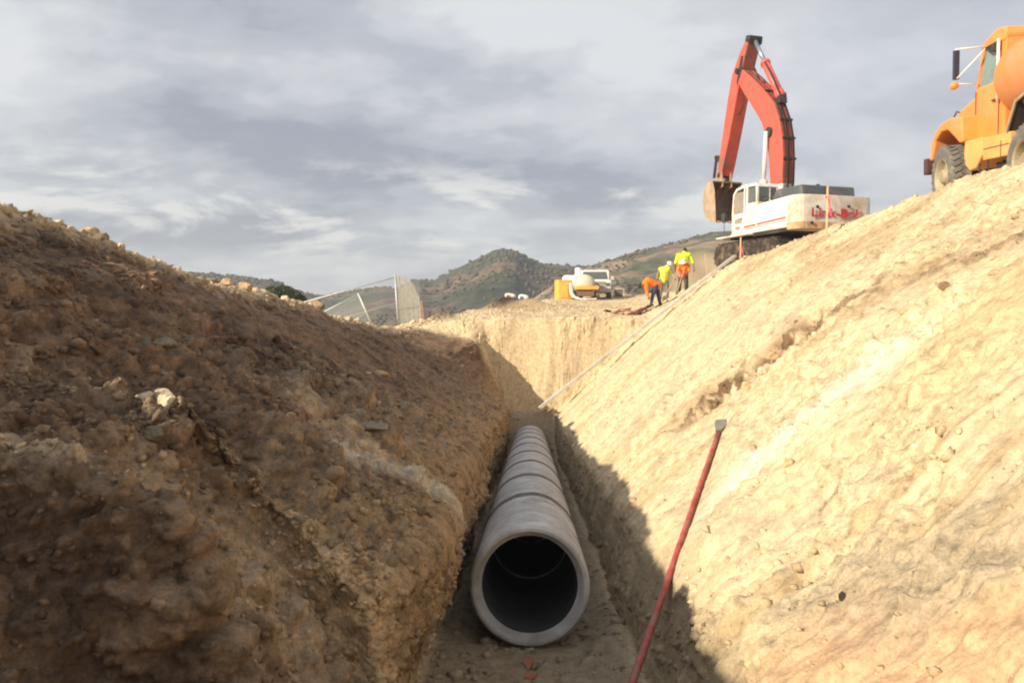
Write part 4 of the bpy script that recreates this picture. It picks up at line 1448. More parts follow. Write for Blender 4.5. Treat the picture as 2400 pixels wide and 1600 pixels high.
for xx, dual in ((0, False), (-3.6, True), (-5.0, True)):
    for sy in (1, -1):
        t_ = wheel_mesh(dual).build('wheel', TYRE, tk)
        t_.location = (xx, sy * (1.08 if not dual else .95), Rw)
        if xx == 0:
            t_.rotation_euler = (0, 0, R(-4))
        mb = MB()
        o_ = (.10 if not dual else .20) * sy
        w_ = (.20 if not dual else .42) * sy
        mb.lathe((0, 0, 0), (0, sy, 0), [(abs(w_) * .9, Rw * .62), (abs(w_) + .01, Rw * .60), (abs(w_) - .02, Rw * .55), (abs(o_) - .03, Rw * .46), (abs(o_) - .02, Rw * .30), (abs(w_) - .03, Rw * .24), (abs(w_) + .0, Rw * .20), (abs(w_) + .0, .001)], 28)
        mb.build('rim', RIM, t_)
mb = MB(); mb.box((1.18, 0, .98), (.16, 2.35, .38)); mb.build('bumper', MAROON, tk, .03)
for sy in (.85, -.85):
    mb = MB(); mb.cyl((1.12, sy, 1.0), (.80, sy, 1.0), .13); mb.cyl((.78, sy, 1.0), (.60, sy, 1.0), .10); mb.build('bumper_bracket', RIM, tk)
# hood
mb = MB()
hp = [(-.75, 1.25), (1.0, 1.25), (1.02, 1.45), (.98, 2.05), (.88, 2.18), (.2, 2.36), (-.75, 2.50)]
mb.prism(hp, -.58, .58)
hood = mb.build('hood', ORG, tk, .10)
mb = MB(); mb.box((1.03, 0, 1.62), (.03, .9, .75)); mb.build('grille', DRK, hood)
for sy in (1, -1):
    mb = MB()
    outer = [(.72, 1.08), (.66, 1.42), (.46, 1.68), (.15, 1.84), (-.3, 1.90), (-.85, 1.86), (-.92, 1.32)]
    inner = [(-.80, 1.32), (-.62, 1.42), (-.50, 1.50), (-.2, 1.62), (.16, 1.60), (.42, 1.42), (.60, 1.08)]
    y0_, y1_ = (.55, 1.26) if sy > 0 else (-1.26, -.55)
    mb.prism(outer + inner[:0] + [(-.80, 1.30), (-.55, 1.46), (-.2, 1.66), (.14, 1.66), (.42, 1.50), (.62, 1.08)], y0_, y1_)
    mb.build('front_fender', ORG, tk, .04)
    mb = MB(); mb.box((.62, sy * 1.0, 1.80), (.10, .12, .08)); mb.build('marker_lamp', EPINK, tk, .01)
# cab
mb = MB()
mb.prism([(-1.94, 1.22), (-.72, 1.22), (-.72, 2.42), (-1.94, 2.42)], -.92, .92)
cbt = mb.build('cab', ORG, tk, .04)
mb = MB()
mb.prism([(-1.98, 3.26), (-1.92, 3.40), (-1.6, 3.44), (-1.15, 3.32), (-.92, 3.18), (-1.1, 3.14), (-1.94, 3.14)], -.94, .94)
mb.build('roof', ORG, cbt, .04)
mb = MB()
for sy in (.88, -.88):
    mb.bar((-.76, sy, 2.40), (-1.02, sy, 3.2), .07, .08); mb.bar((-1.72, sy, 2.4), (-1.74, sy, 3.2), .06, .10); mb.box((-1.84, sy, 2.80), (.22, .06, .8))
mb.box((-1.93, 0, 2.8), (.05, 1.7, .8))
mb.build('cab_pillar', ORG, cbt, .01)
mb = MB()
for sy in (.87, -.87):
    mb.prism([(-1.68, 2.42), (-.80, 2.42), (-1.02, 3.14), (-1.70, 3.14)], sy - .008, sy + .008)
mb.box((-.88, 0, 2.78), (.012, 1.66, .8), (0, R(-18), 0))
mb.build('window', mat('greenish_glass', (.22, .30, .28), .08, var=.2, spec=.8), cbt)
mb = MB(); mb.prism([(-1.72, 3.0), (-1.70, 3.18), (-1.2, 3.16), (-1.45, 3.02)], .90, .98); mb.build('window_shade', DRK, cbt)
mb = MB()
mb.box((-.78, .935, 1.8), (.015, .01, 1.1)); mb.box((-1.75, .935, 1.8), (.015, .01, 1.1)); mb.box((-1.26, .935, 1.28), (.97, .01, .015)); mb.box((-1.58, .95, 2.05), (.16, .03, .035))
mb.build('door_line', MAROON, cbt)
mb = MB(); mb.cyl((-1.80, .99, 2.0), (-1.80, .99, 3.2), .028); mb.build('grab_bar', WBAR, tk)
mb = MB(); mb.tube([(-1.05, .92, 3.22), (-.92, 1.42, 3.22), (-.92, 1.44, 3.18)], .016, 8)
mb.tube([(-1.12, .92, 3.16), (-.95, 1.40, 2.62)], .015, 8); mb.tube([(-.85, .92, 2.50), (-.92, 1.40, 2.52)], .010, 8)
mb.build('mirror_arm', WBAR, tk)
mb = MB(); mb.box((-.92, 1.41, 2.90), (.06, .13, .60)); mm_ = mb.build('mirror', mat('mirror_housing', (.03, .03, .045), .5), tk, .02)
mb = MB(); mb.ell((-.92, 1.44, 2.48), (.09, .09, .08)); mb.build('mirror_lamp', ORG, mm_)
mb = MB(); mb.tube([(-.2, 1.12, 1.93), (-.35, 1.13, 2.02), (-.5, 1.13, 1.98)], .015, 6); mb.build('hood_latch', MAROON, hood)
# tank
mb = MB()
for (x0, k) in ((0, 0),):
    S = 48; secs = [(-1.98, .02), (-2.02, .35), (-2.12, .72), (-2.26, .92), (-2.42, 1.0), (-8.4, 1.0), (-8.55, .92), (-8.65, .6), (-8.7, .02)]
    vs = []
    for (x_, k_) in secs:
        for i in range(S):
            a = 2 * math.pi * i / S
            vs.append((x_, 1.36 * k_ * math.cos(a), 2.32 + .96 * k_ * math.sin(a)))
    fs = []
    for i in range(len(secs) - 1):
        for k in range(S):
            k2 = (k + 1) % S
            fs.append((i * S + k, i * S + k2, (i + 1) * S + k2, (i + 1) * S + k))
    mb.add(vs, fs, True)
tank = mb.build('tank', ORG, tk)
mb = MB(); mb.box((-5.6, 0, 1.28), (5.6, .9, .26)); mb.box((-3.1, .55, 1.42), (.12, .9, .34)); mb.build('tank_cradle', ORG2, tank, .01)
mb = MB(); mb.box((-4.0, 0, 3.30), (2.6, .7, .10)); mb.cyl((-3.1, -.1, 3.30), (-3.1, -.1, 3.52), .10)
mb.build('tank_walkway', ORG, tank, .01)
for sy in (1, -1):
    mb = MB(); fpts = [(-2.72, 1.28), (-3.02, 1.80), (-3.6, 1.96), (-5.0, 1.96), (-5.6, 1.80), (-5.9, 1.28)]
    for i in range(5):
        a, b = fpts[i], fpts[i + 1]
        mb.bar((a[0], sy * .98, a[1]), (b[0], sy * .98, b[1]), .5, .025)
    f_ = mb.build('rear_fender', DRK, tk)
    mb = MB()
    for i in range(5):
        a, b = fpts[i], fpts[i + 1]
        mb.bar((a[0], sy * 1.245, a[1]), (b[0], sy * 1.245, b[1]), .03, .06)
    mb.build('fender_edge', RIM, f_)
mb = MB(); mb.box((-2.30, .98, 1.06), (1.05, .5, .44)); fb = mb.build('side_box', ORG2, tk, .02)
mb = MB(); mb.box((-2.30, 1.235, 1.06), (1.0, .01, .015)); mb.box((-2.5, 1.235, 1.0), (.015, .012, .3)); mb.build('box_seam', MAROON, fb)
mb = MB(); mb.prism([(-1.7, 1.32), (-.95, 1.32), (-.92, 1.05), (-1.0, .82), (-1.2, .68), (-1.45, .72), (-1.7, .95)], .72, 1.22)
mb.build('step_tank', ORG2, tk, .03)
mb = MB(); mb.bar((-1.95, 1.2, .95), (-2.0, 1.22, .30), .03, .02); mb.bar((-1.6, 1.2, .8), (-1.62, 1.22, .3), .03, .02); mb.box((-1.8, 1.2, .42), (.4, .15, .03))
mb.build('step', DRK, tk)
mb = MB(); mb.tube([(-2.55, 1.0, 1.95), (-2.7, 1.05, 2.05), (-2.95, 1.0, 1.6)], .03, 8); mb.build('tank_hose', MAROON, tank)

# ================================================================== people
SKIN = mat('skin', (.42, .22, .14), .6, var=.1)


def person(px, Y, label, J, top, topmat, trous, bootm, hat=None, hair=(.02, .015, .012), yaw=0, z=None, sleeve=None, scale=1.0, vest=None):
    base = P(px, 700, Y)
    zz_ = gz(base.x, Y) if z is None else z
    root = empty('person', (base.x, Y, zz_), (0, 0, yaw))
    root.scale = (scale,) * 3
    tag(root, label, 'person', 'workers in hi-vis clothing')
    J = {k: Vector(v) for k, v in J.items()}

    def cap(mb, a, b, ra, rb, flat=1.0):
        a, b = Vector(a), Vector(b)
        n = 6
        pts = [a.lerp(b, k / n) for k in range(n + 1)]
        mb.tube(pts, [ra + (rb - ra) * k / n for k in range(n + 1)], 12)
        mb.ell(a, (ra,) * 3, 12, 8); mb.ell(b, (rb,) * 3, 12, 8)

    def torso(mb, inf=0.0):
        pel, che, nk = J['pelvis'], J['chest'], J['neck']
        sh = (J['shL'] - J['shR']) * .5
        ax = (J['shL'] - J['shR']).normalized()
        n = 8
        for k in range(n + 1):
            t = k / n
            c_ = pel.lerp(che, t)
            mb.ell(c_ + ax * 0, (.15 + inf, .15 + inf, .15 + inf), 14, 8)
            wv = .05 + .04 * t
            mb.ell(c_ + ax * wv, (.115 + inf, .115 + inf, .12 + inf), 12, 8); mb.ell(c_ - ax * wv, (.115 + inf, .115 + inf, .12 + inf), 12, 8)
        cap(mb, J['shL'] - ax * .03, J['shR'] + ax * .03, .085 + inf, .085 + inf)
        cap(mb, che, nk, .12 + inf, .07 + inf)

    def arms(mb, inf=0.0, full=True):
        for s_ in 'LR':
            cap(mb, J['sh' + s_], J['el' + s_], .056 + inf, .044 + inf)
            if full:
                cap(mb, J['el' + s_], J['wr' + s_], .042 + inf, .029 + inf)

    def legs(mb, inf=0.0):
        for s_ in 'LR':
            cap(mb, J['hip' + s_], J['kn' + s_], .095 + inf, .062 + inf)
            cap(mb, J['kn' + s_], J['an' + s_], .060 + inf, .042 + inf)

    mb = MB()
    torso(mb); arms(mb); legs(mb)
    hdc = J['head']; nk = J['neck']
    cap(mb, nk, nk.lerp(hdc, .6), .058, .055)
    up = (hdc - nk).normalized()
    fw = J['face'].normalized()
    fw = (fw - up * fw.dot(up)).normalized(); sd = up.cross(fw)
    Mh = Matrix((sd, fw, up)).transposed()
    mb.ell(hdc, (.075, .095, .115), 18, 14, Mh)
    mb.ell(hdc + fw * .045 - up * .055, (.05, .05, .055), 12, 8, Mh)           # jaw
    mb.ell(hdc + fw * .100 - up * .015, (.014, .020, .026), 8, 6, Mh)          # nose
    mb.ell(hdc + fw * .088 - up * .058, (.028, .012, .010), 8, 6, Mh)          # mouth
    for sg in (-1, 1):
        mb.ell(hdc + sd * sg * .078 - up * .01, (.012, .022, .032), 8, 6, Mh)  # ears
    for s_ in 'LR':                                                            # hands with five fingers
        wr, el = J['wr' + s_], J['el' + s_]
        d = (wr - el).normalized(); sx_ = d.orthogonal().normalized(); sy_ = d.cross(sx_)
        Mx = Matrix((sx_, sy_, d)).transposed()
        mb.ell(wr + d * .05, (.042, .018, .052), 10, 8, Mx)
        for q, ln in enumerate((.066, .078, .074, .060)):
            b0 = wr + d * .085 + sx_ * (-.030 + .020 * q)
            b1 = b0 + d * ln * .5 + sy_ * .012; b2 = b1 + d * ln * .35 + sy_ * .030
            mb.tube([b0 - d * .02, b0, b1, b2], [.010, .010, .009, .008], 8)
        b0 = wr + d * .035 - sx_ * .035
        mb.tube([b0, b0 - sx_ * .025 + d * .025, b0 - sx_ * .030 + d * .055 + sy_ * .015], [.012, .011, .009], 8)
        an, toe = J['an' + s_], J['toe' + s_]
        cap(mb, an - Vector((0, 0, .03)), toe, .040, .036)
    body = mb.build('body', SKIN, root)
    rm = body.modifiers.new('remesh', 'REMESH'); rm.mode = 'VOXEL'; rm.voxel_size = .0085; rm.use_smooth_shade = True
    smd = body.modifiers.new('smooth', 'SMOOTH'); smd.iterations = 2

    def cloth(name, fn, m, vox=.013):
        q = MB(); fn(q)
        o = q.build(name, m, root)
        r2 = o.modifiers.new('remesh', 'REMESH'); r2.mode = 'VOXEL'; r2.voxel_size = vox; r2.use_smooth_shade = True
        s2 = o.modifiers.new('smooth', 'SMOOTH'); s2.iterations = 4
        return o

    def shirt(q):
        torso(q, .022); arms(q, .016, sleeve == 'long')
        pel, che = J['pelvis'], J['chest']
        q.ell(pel.lerp(che, -.12), (.175, .155, .11), 14, 8)
    shirt_o = cloth(top, shirt, topmat)
    if vest is not None:
        def vst(q):
            torso(q, .036)
        vo_ = cloth('vest', vst, vest)

    def tro(q):
        legs(q, .020)
        q.ell(J['pelvis'], (.165, .15, .13), 14, 8)
    cloth('trousers', tro, trous)

    def bt(s_):
        def f(q):
            cap(q, J['an' + s_] + Vector((0, 0, .06)), J['an' + s_] - Vector((0, 0, .02)), .058, .056)
            cap(q, J['an' + s_] - Vector((0, 0, .03)), J['toe' + s_], .056, .048)
        return f
    for s_ in 'LR':
        cloth('boot', bt(s_), bootm)
    if hat is not None:
        q = MB()
        prof = [(.115 * math.sin(a) , .0) for a in (0,)]
        prof = [(-.012, .118), (.0, .122)] + [(.125 * math.sin(a), .122 * math.cos(a)) for a in [k * math.pi / 2 / 8 for k in range(1, 8)]] + [(.126, .002)]
        q.lathe(hdc + up * .022, up, prof, 28)
        q.lathe(hdc + up * .018 + fw * .02, up, [(.0, .112), (.0, .150), (.008, .150), (.010, .112)], 28, True)
        ho = q.build('hard_hat', hat, root, smooth=True)
    else:
        q = MB(); q.ell(hdc + up * .018 - fw * .016, (.084, .100, .112), 16, 12, Mh)
        q.build('hair', mat('dark_hair', hair, .8, var=.2), root)
    return root, J


def shovel(label, A, B, blade=True):
    A, B = Vector(A), Vector(B)
    rt = empty('shovel', A)
    d = (B - A)
    mb = MB(); mb.cyl((0, 0, 0), d * .86, .018, .018, 10); mb.build('handle', mat('wood_handle', (.55, .38, .22), .7), rt)
    mb = MB(); dn = d.normalized(); s_ = dn.orthogonal().normalized(); u_ = dn.cross(s_)
    vs = []
    for t, w_, th in ((.82, .02, .02), (.87, .10, .01), (.95, .11, .006), (1.0, .03, .004)):
        c_ = d * t
        vs += [c_ + s_ * w_ + u_ * th, c_ - s_ * w_ + u_ * th, c_ - s_ * w_ - u_ * th, c_ + s_ * w_ - u_ * th]
    fs = [(0, 1, 2, 3), (15, 14, 13, 12)]
    for i in range(3):
        for k in range(4):
            fs.append((i * 4 + k, i * 4 + (k + 1) % 4, i * 4 + 4 + (k + 1) % 4, i * 4 + 4 + k))
    mb.add(vs, fs); mb.build('blade', STEEL, rt)
    tag(rt, label, 'shovel')


ORS = mat('orange_shirt', (.95, .22, .03), .8, var=.15, scale=4, spec=.1)
ORV = mat('orange_vest', (.90, .13, .03), .8, var=.2, scale=4, dirt=(.85, .75, .15), dirt_amt=.3, spec=.1)
LIME = mat('lime_shirt', (.62, .85, .04), .8, var=.15, scale=4, spec=.1)
YVES = mat('yellow_vest', (.72, .74, .12), .8, var=.25, scale=5, spec=.1)
OLIVE = mat('olive_shirt', (.20, .21, .05), .85, var=.2, scale=5)
JEAN = mat('blue_jeans', (.035, .055, .11), .9, var=.3, scale=6)
DTR = mat('dark_trousers', (.06, .065, .075), .9, var=.3, scale=6)
GTR = mat('grey_trousers', (.17, .18, .16), .9, var=.3, scale=6)
BOOT = mat('brown_boot', (.06, .045, .035), .8, var=.3, scale=9)
HAT = mat('white_helmet', (.85, .84, .82), .35, var=.05)

person(1538, 33.0, 'person in orange shirt and blue jeans bending far over beside the timber pile', dict(
    pelvis=(.02, .0, .90), chest=(-.34, -.05, 1.06), neck=(-.50, -.08, 1.00), head=(-.63, -.10, .88), face=(-.3, -.1, -1),
    shL=(-.44, -.24, 1.00), shR=(-.44, .14, 1.00), elL=(-.44, -.30, .72), elR=(-.40, .16, .72), wrL=(-.38, -.30, .46), wrR=(-.30, .10, .46),
    hipL=(-.02, -.10, .88), hipR=(.04, .10, .88), knL=(-.16, -.14, .50), knR=(.10, .12, .50), anL=(-.24, -.16, .10), anR=(.20, .16, .10),
    toeL=(-.40, -.20, .05), toeR=(.06, .14, .05)), 'shirt', ORS, JEAN, BOOT, None, sleeve='long')
person(1555, 36.4, 'person in yellow vest and white helmet leaning on a shovel', dict(
    pelvis=(.0, .0, .92), chest=(.02, -.10, 1.30), neck=(.12, -.18, 1.48), head=(.20, -.24, 1.60), face=(.5, -.6, -.5),
    shL=(.20, -.20, 1.42), shR=(-.16, -.08, 1.38), elL=(.34, -.28, 1.18), elR=(-.28, -.12, 1.14), wrL=(.40, -.44, 1.00), wrR=(-.36, -.30, .96),
    hipL=(.10, 0, .90), hipR=(-.10, 0, .90), knL=(.16, -.06, .50), knR=(-.12, -.04, .50), anL=(.18, .06, .10), anR=(-.14, .04, .10),
    toeL=(.24, -.10, .05), toeR=(-.16, -.12, .05)), 'shirt', OLIVE, GTR, BOOT, HAT, vest=YVES)
person(1604, 36.2, 'tall person in lime shirt with dark hair standing behind the orange vest', dict(
    pelvis=(-.06, .0, .98), chest=(-.04, .04, 1.38), neck=(.02, .14, 1.58), head=(.05, .22, 1.68), face=(0, 1, -.4),
    shL=(-.26, .08, 1.46), shR=(.20, .06, 1.50), elL=(-.36, .02, 1.18), elR=(.34, .02, 1.20), wrL=(-.34, .16, .92), wrR=(.40, .10, .94),
    hipL=(-.15, 0, .95), hipR=(.04, 0, .95), knL=(-.18, .02, .52), knR=(.08, .02, .52), anL=(-.20, -.02, .10), anR=(.10, -.02, .10),
    toeL=(-.22, .16, .05), toeR=(.12, .16, .05)), 'shirt', LIME, DTR, BOOT, None, scale=1.10)
person(1597, 34.2, 'person in orange vest and white helmet digging in front of the lime shirt', dict(
    pelvis=(.10, .16, .86), chest=(.10, -.04, 1.18), neck=(.04, -.18, 1.32), head=(.00, -.27, 1.42), face=(-.2, -.6, -.8),
    shL=(.28, -.10, 1.26), shR=(-.12, -.10, 1.24), elL=(.30, -.20, 1.00), elR=(-.22, -.22, 1.02), wrL=(.04, -.38, .92), wrR=(-.20, -.42, .84),
    hipL=(.18, .14, .84), hipR=(-.0, .14, .84), knL=(.20, -.02, .48), knR=(-.08, -.02, .48), anL=(.22, .10, .10), anR=(-.14, .10, .10),
    toeL=(.22, -.06, .05), toeR=(-.20, -.06, .05)), 'shirt', ORS, DTR, BOOT, HAT, vest=ORV, scale=.93)
b_ = P(1597, 700, 34.2); g_ = gz(b_.x, 34.2)
shovel('shovel with wooden handle held by the person in the orange vest', (b_.x + .02, 33.78, g_ + .98), (b_.x - .34, 33.60, g_ - .05))
b_ = P(1555, 700, 36.4); g_ = gz(b_.x, 36.4)
shovel('shovel with wooden handle under the person in the yellow vest', (b_.x + .48, 35.9, g_ + 1.12), (b_.x - .18, 35.6, g_ - .02))
# ================================================================== white pickup, mixer, tank, box
PW = mat('white_pickup_paint', (.80, .79, .74), .4, var=.08, scale=2, dirt=(.55, .48, .38), dirt_amt=.25, spec=.4)
GRL = mat('chrome_grille', (.45, .42, .37), .4, metal=.4, var=.3, scale=8)
BEI = mat('dusty_beige_panel', (.52, .45, .36), .7, var=.25, scale=3)
YEL = mat('yellow_machine_paint', (.80, .42, .06), .55, var=.2, scale=2.5, dirt=(.50, .28, .10), dirt_amt=.3)
CRM = mat('cream_drum', (.62, .55, .42), .6, var=.2, scale=1.8, dirt=(.50, .32, .15), dirt_amt=.35)

vb = P(1398, 697, 50)
tkp = empty('pickup_truck', (vb.x, 51.0, gz(vb.x, 50.5)), (0, 0, R(-96)))
tag(tkp, 'white pickup truck facing the trench behind the yellow mixer', 'truck')
mb = MB(); mb.prism([(-2.6, .45), (2.15, .45), (2.20, .75), (2.15, 1.02), (1.0, 1.18), (.9, 1.2), (-2.6, 1.15)], -.98, .98); mb.build('body', PW, tkp, .06)
mb = MB(); mb.prism([(1.05, 1.16), (.35, 1.76), (.1, 1.82), (-.95, 1.82), (-1.25, 1.7), (-1.4, 1.16)], -.88, .88); cbp = mb.build('cab', PW, tkp, .06)
mb = MB(); mb.add([(1.02, -.80, 1.22), (1.02, .80, 1.22), (.42, .72, 1.72), (.42, -.72, 1.72), (.99, -.80, 1.20), (.99, .80, 1.20), (.39, .72, 1.70), (.39, -.72, 1.70)],
                  [(0, 1, 2, 3), (7, 6, 5, 4), (0, 4, 5, 1), (1, 5, 6, 2), (2, 6, 7, 3), (3, 7, 4, 0)])
mb.build('windshield', GLASS, cbp)
mb = MB()
for k in range(5):
    mb.box((2.21, 0, .66 + k * .08), (.03, 1.2, .035))
mb.box((2.185, 0, .82), (.02, 1.25, .42)); mb.build('grille', GRL, tkp)
mb = MB(); mb.box((2.30, 0, .48), (.16, 1.96, .20)); mb.build('bumper', BEI, tkp, .03)
for sy in (.78, -.78):
    mb = MB(); mb.box((2.20, sy, .85), (.05, .26, .22)); mb.build('headlight', GLASS, tkp, .01)
    mb = MB(); mb.box((.75, sy * 1.38, 1.30), (.10, .20, .24)); mb.bar((.75, sy * 1.15, 1.22), (.75, sy * 1.38, 1.24), .03, .03); mb.build('side_mirror', BEI, tkp, .01)
for xx in (1.45, -1.75):
    for sy in (.85, -.85):
        mb = MB(); mb.lathe((xx, sy, .38), (0, 1, 0), [(-.13, .2), (-.13, .36), (-.09, .39), (.09, .39), (.13, .36), (.13, .2)], 28)
        w_ = mb.build('wheel', TYRE, tkp)
        mb = MB(); mb.cyl((xx, sy - .11, .38), (xx, sy + .11, .38), .21); mb.build('rim', GRL, w_)
# roof rack and side frame behind
mb = MB()
for sy in (.8, -.8):
    mb.bar((-1.6, sy, 1.1), (-1.6, sy, 1.95), .05, .05); mb.bar((-2.5, sy, 1.1), (-2.5, sy, 1.95), .05, .05); mb.bar((-2.5, sy, 1.95), (-.4, sy, 1.95), .05, .05)
mb.bar((-1.6, -1.25, 1.95), (-1.6, .8, 1.95), .05, .05); mb.build('rack', BEI, tkp)

mxp = P(1372, 700, 47.5)
mxr = empty('concrete_mixer', (mxp.x, 47.5, gz(mxp.x, 47.5)), (0, 0, 0))
tag(mxr, 'towed mixer with cream drum and yellow bar in front of the pickup', 'mixer')
mb = MB(); mb.lathe((.0, -.5, .78), Vector((0, 1, .12)), [(0, .02), (.02, .30), (.10, .50), (.25, .60), (.9, .62), (1.2, .50), (1.4, .3), (1.42, .02)], 36)
dr_ = mb.build('drum', CRM, mxr, smooth=True)
mb = MB(); mb.box((.05, -.62, .68), (1.35, .14, .20)); mb.box((.05, -.2, .60), (1.2, .7, .05)); mb.build('cross_bar', YEL, mxr, .02)
mb = MB()
for k in range(14):
    pass
arc = [(-.86, .95), (-.84, .65), (-.78, .38), (-.62, .18), (-.35, .08), (0.1, .06), (.6, .08), (.6, .0), (.0, -.02), (-.5, .0), (-.8, .12), (-.95, .4), (-.98, .95)]
mb.prism([(a, b) for a, b in arc], -.72, -.30); mb.build('fender', PW, mxr, .02)
mb = MB(); mb.box((-.15, -.1, .36), (1.2, .9, .30)); mb.build('undertray', mat('brown_undertray', (.20, .12, .07), .9), mxr)
mb = MB()
for sx_ in (-.7, .55):
    mb.lathe((sx_, .1, .30), (1, 0, 0), [(-.09, .1), (-.09, .27), (-.05, .30), (.05, .30), (.09, .27), (.09, .1)], 24)
mb.build('wheel', TYRE, mxr)
mb = MB(); mb.bar((.72, -.6, .1), (.72, -.6, .9), .06, .08); mb.bar((.72, -.6, .85), (.5, .3, 1.1), .05, .06); mb.build('frame_post', DRK, mxr)

bx = P(1322, 700, 48)
bxr = empty('equipment_cabinet', (bx.x - .02, 48.2, gz(bx.x, 48.2) - .03), (0, 0, R(14)))
tag(bxr, 'tall orange yellow steel cabinet standing left of the mixer', 'cabinet')
mb = MB(); mb.box((0, 0, .62), (.86, .8, 1.18)); mb.build('housing', YEL, bxr, .03)
mb = MB(); mb.box((-.1, -.405, .62), (.55, .015, .95)); mb.box((.28, -.41, .95), (.16, .02, .16)); mb.build('door', mat('pale_yellow_door', (.85, .55, .12), .5, var=.2, scale=3), bxr, .005)
mb = MB(); mb.box((0, 0, .02), (.9, .84, .06)); mb.build('base', BEI, bxr)

wt = P(1342, 690, 52)
wtr = empty('water_tank', (wt.x + .05, 52.0, gz(wt.x, 52)), (0, 0, 0))
tag(wtr, 'white water tank with upright filler behind the orange cabinet', 'tank')
mb = MB(); mb.cyl((-.55, -.2, 1.12), (.9, .3, 1.12), .36, seg=28); mb.ell((-.55, -.2, 1.12), (.2, .34, .34)); mb.build('tank_body', PW, wtr)
mb = MB(); mb.cyl((.30, 0, 1.4), (.30, 0, 1.85), .20, seg=20); mb.ell((.30, 0, 1.85), (.22, .22, .14)); mb.build('filler', PW, wtr)
mb = MB()
for q in (-.45, .7):
    mb.box((q, 0, .40), (.10, .7, .85))
mb.box((.12, 0, .78), (1.4, .6, .08)); mb.build('stand', BEI, wtr)

ck = P(1451, 688, 49)
ckr = empty('crate', (ck.x, 49.2, gz(ck.x, 49.2)), (0, 0, R(-8)))
tag(ckr, 'grey wire frame crate standing right of the white pickup', 'crate')
mb = MB()
for sx_ in (-.3, .3):
    for sy_ in (-.3, .3):
        mb.bar((sx_, sy_, 0), (sx_, sy_, .62), .05, .05)
for z_ in (.05, .60):
    for q in (-.3, .3):
        mb.bar((-.3, q, z_), (.3, q, z_), .05, .05); mb.bar((q, -.3, z_), (q, .3, z_), .05, .05)
mb.build('frame', BEI, ckr)
mb = MB(); mb.box((0, 0, .32), (.50, .50, .40)); mb.build('load', mat('dark_load', (.13, .11, .10), .9), ckr)

# ================================================================== timber pile and bags
RW = mat('red_brown_timber', (.42, .17, .11), .8, var=.35, scale=4, dirt=(.55, .38, .28), dirt_amt=.4)
PKW = mat('pale_pink_timber', (.66, .42, .32), .8, var=.3, scale=4)
DKW = mat('dark_wet_timber', (.10, .05, .04), .85, var=.4, scale=6)
tim = [((1428, 727), (1470, 716), PKW, 'pale pink board at the left end of the pile'), ((1440, 731), (1478, 712), RW, 'red brown board crossing under the pale one'),
       ((1455, 717), (1500, 709), PKW, 'pale pink board lying on top of the pile'), ((1470, 729), (1512, 712), RW, 'red brown board in the middle of the pile'),
       ((1484, 716), (1522, 724), RW, 'red brown board pointing at the bending person'), ((1416, 720), (1445, 733), DKW, 'dark board end at the left of the pile'),
       ((1490, 731), (1530, 728), DKW, 'dark board lying at the feet of the bending person')]
for k, (a, b, m, lb) in enumerate(tim):
    A = P(a[0], a[1], 32.6 + .12 * (k % 3)); B = P(b[0], b[1], 33.2 + .1 * (k % 2))
    za = gz(A.x, A.y) + .05 + .06 * (k % 3); zb = gz(B.x, B.y) + .06 + .08 * ((k + 1) % 3)
    mb = MB(); mb.bar((A.x, A.y, za), (B.x, B.y, zb), .14, .05)
    mb.bar(((A.x * .9 + B.x * .1), A.y + .01, za + .03), ((A.x + B.x) / 2, (A.y + B.y) / 2, (za + zb) / 2 + .045), .10, .03)
    o = mb.build('timber_board', m, None, .006)
    tag(o, lb, 'board', 'boards heaped beside the bending person')


def bag(px, py, Y, sx_, sz_, mats, label, band=None):
    p = P(px, py, Y)
    z0 = gz(p.x, Y)
    rt = empty('bag', (p.x, Y, z0 + sz_ * .45), (0, R(8), R(10)))
    mb = MB()
    S = 20; Tn = 12; vs = []
    for i in range(Tn + 1):
        t = i / Tn * 2 - 1
        for k in range(S):
            a = 2 * math.pi * k / S
            ca, sa = math.cos(a), math.sin(a)
            q = max(0.02, (1 - abs(t) ** 5)) ** .5
            x_ = t * sx_
            y__ = math.copysign(abs(ca) ** .7, ca) * sx_ * .55 * (q * .6 + .4 if abs(t) < 1 else .4)
            z_ = math.copysign(abs(sa) ** .8, sa) * sz_ * .5 * q + .012 * math.sin(5 * a + 4 * t)
            vs.append((x_, y__, z_))
    fs = []
    for i in range(Tn):
        for k in range(S):
            k2 = (k + 1) % S
            fs.append((i * S + k, i * S + k2, (i + 1) * S + k2, (i + 1) * S + k))
    fs += [tuple(range(S)), tuple(range(Tn * S, Tn * S + S))[::-1]]
    mb.add(vs, fs, True)
    mb.build('sack', mats[0], rt)
    mb = MB(); mb.box((-sx_ * .45, -sx_ * .50, -sz_ * .12), (sx_ * .75, .03, sz_ * .5)); mb.build('printed_panel', mats[1], rt, .01)
    tag(rt, label, 'bag')


WB = mat('white_sack', (.82, .80, .78), .6, var=.1); RB = mat('red_print', (.62, .12, .09), .6); BB = mat('blue_print', (.08, .20, .45), .6)
bag(1196, 694, 38.5, .26, .22, (WB, RB), 'white sack with red print on the dark heap')
bag(1227, 703, 37.9, .24, .26, (WB, BB), 'white sack with blue print beside the dark heap')

# ================================================================== stakes
LATH = mat('wood_lath', (.66, .43, .24), .8, var=.2, scale=5)
OLATH = mat('orange_lath', (.78, .30, .08), .7, var=.25, scale=6, dirt=(.70, .48, .30), dirt_amt=.3)
PINK = mat('pink_ribbon', (.92, .12, .22), .6, var=.15)
FRB = mat('stake_foot', (.62, .50, .44), .8, var=.2)


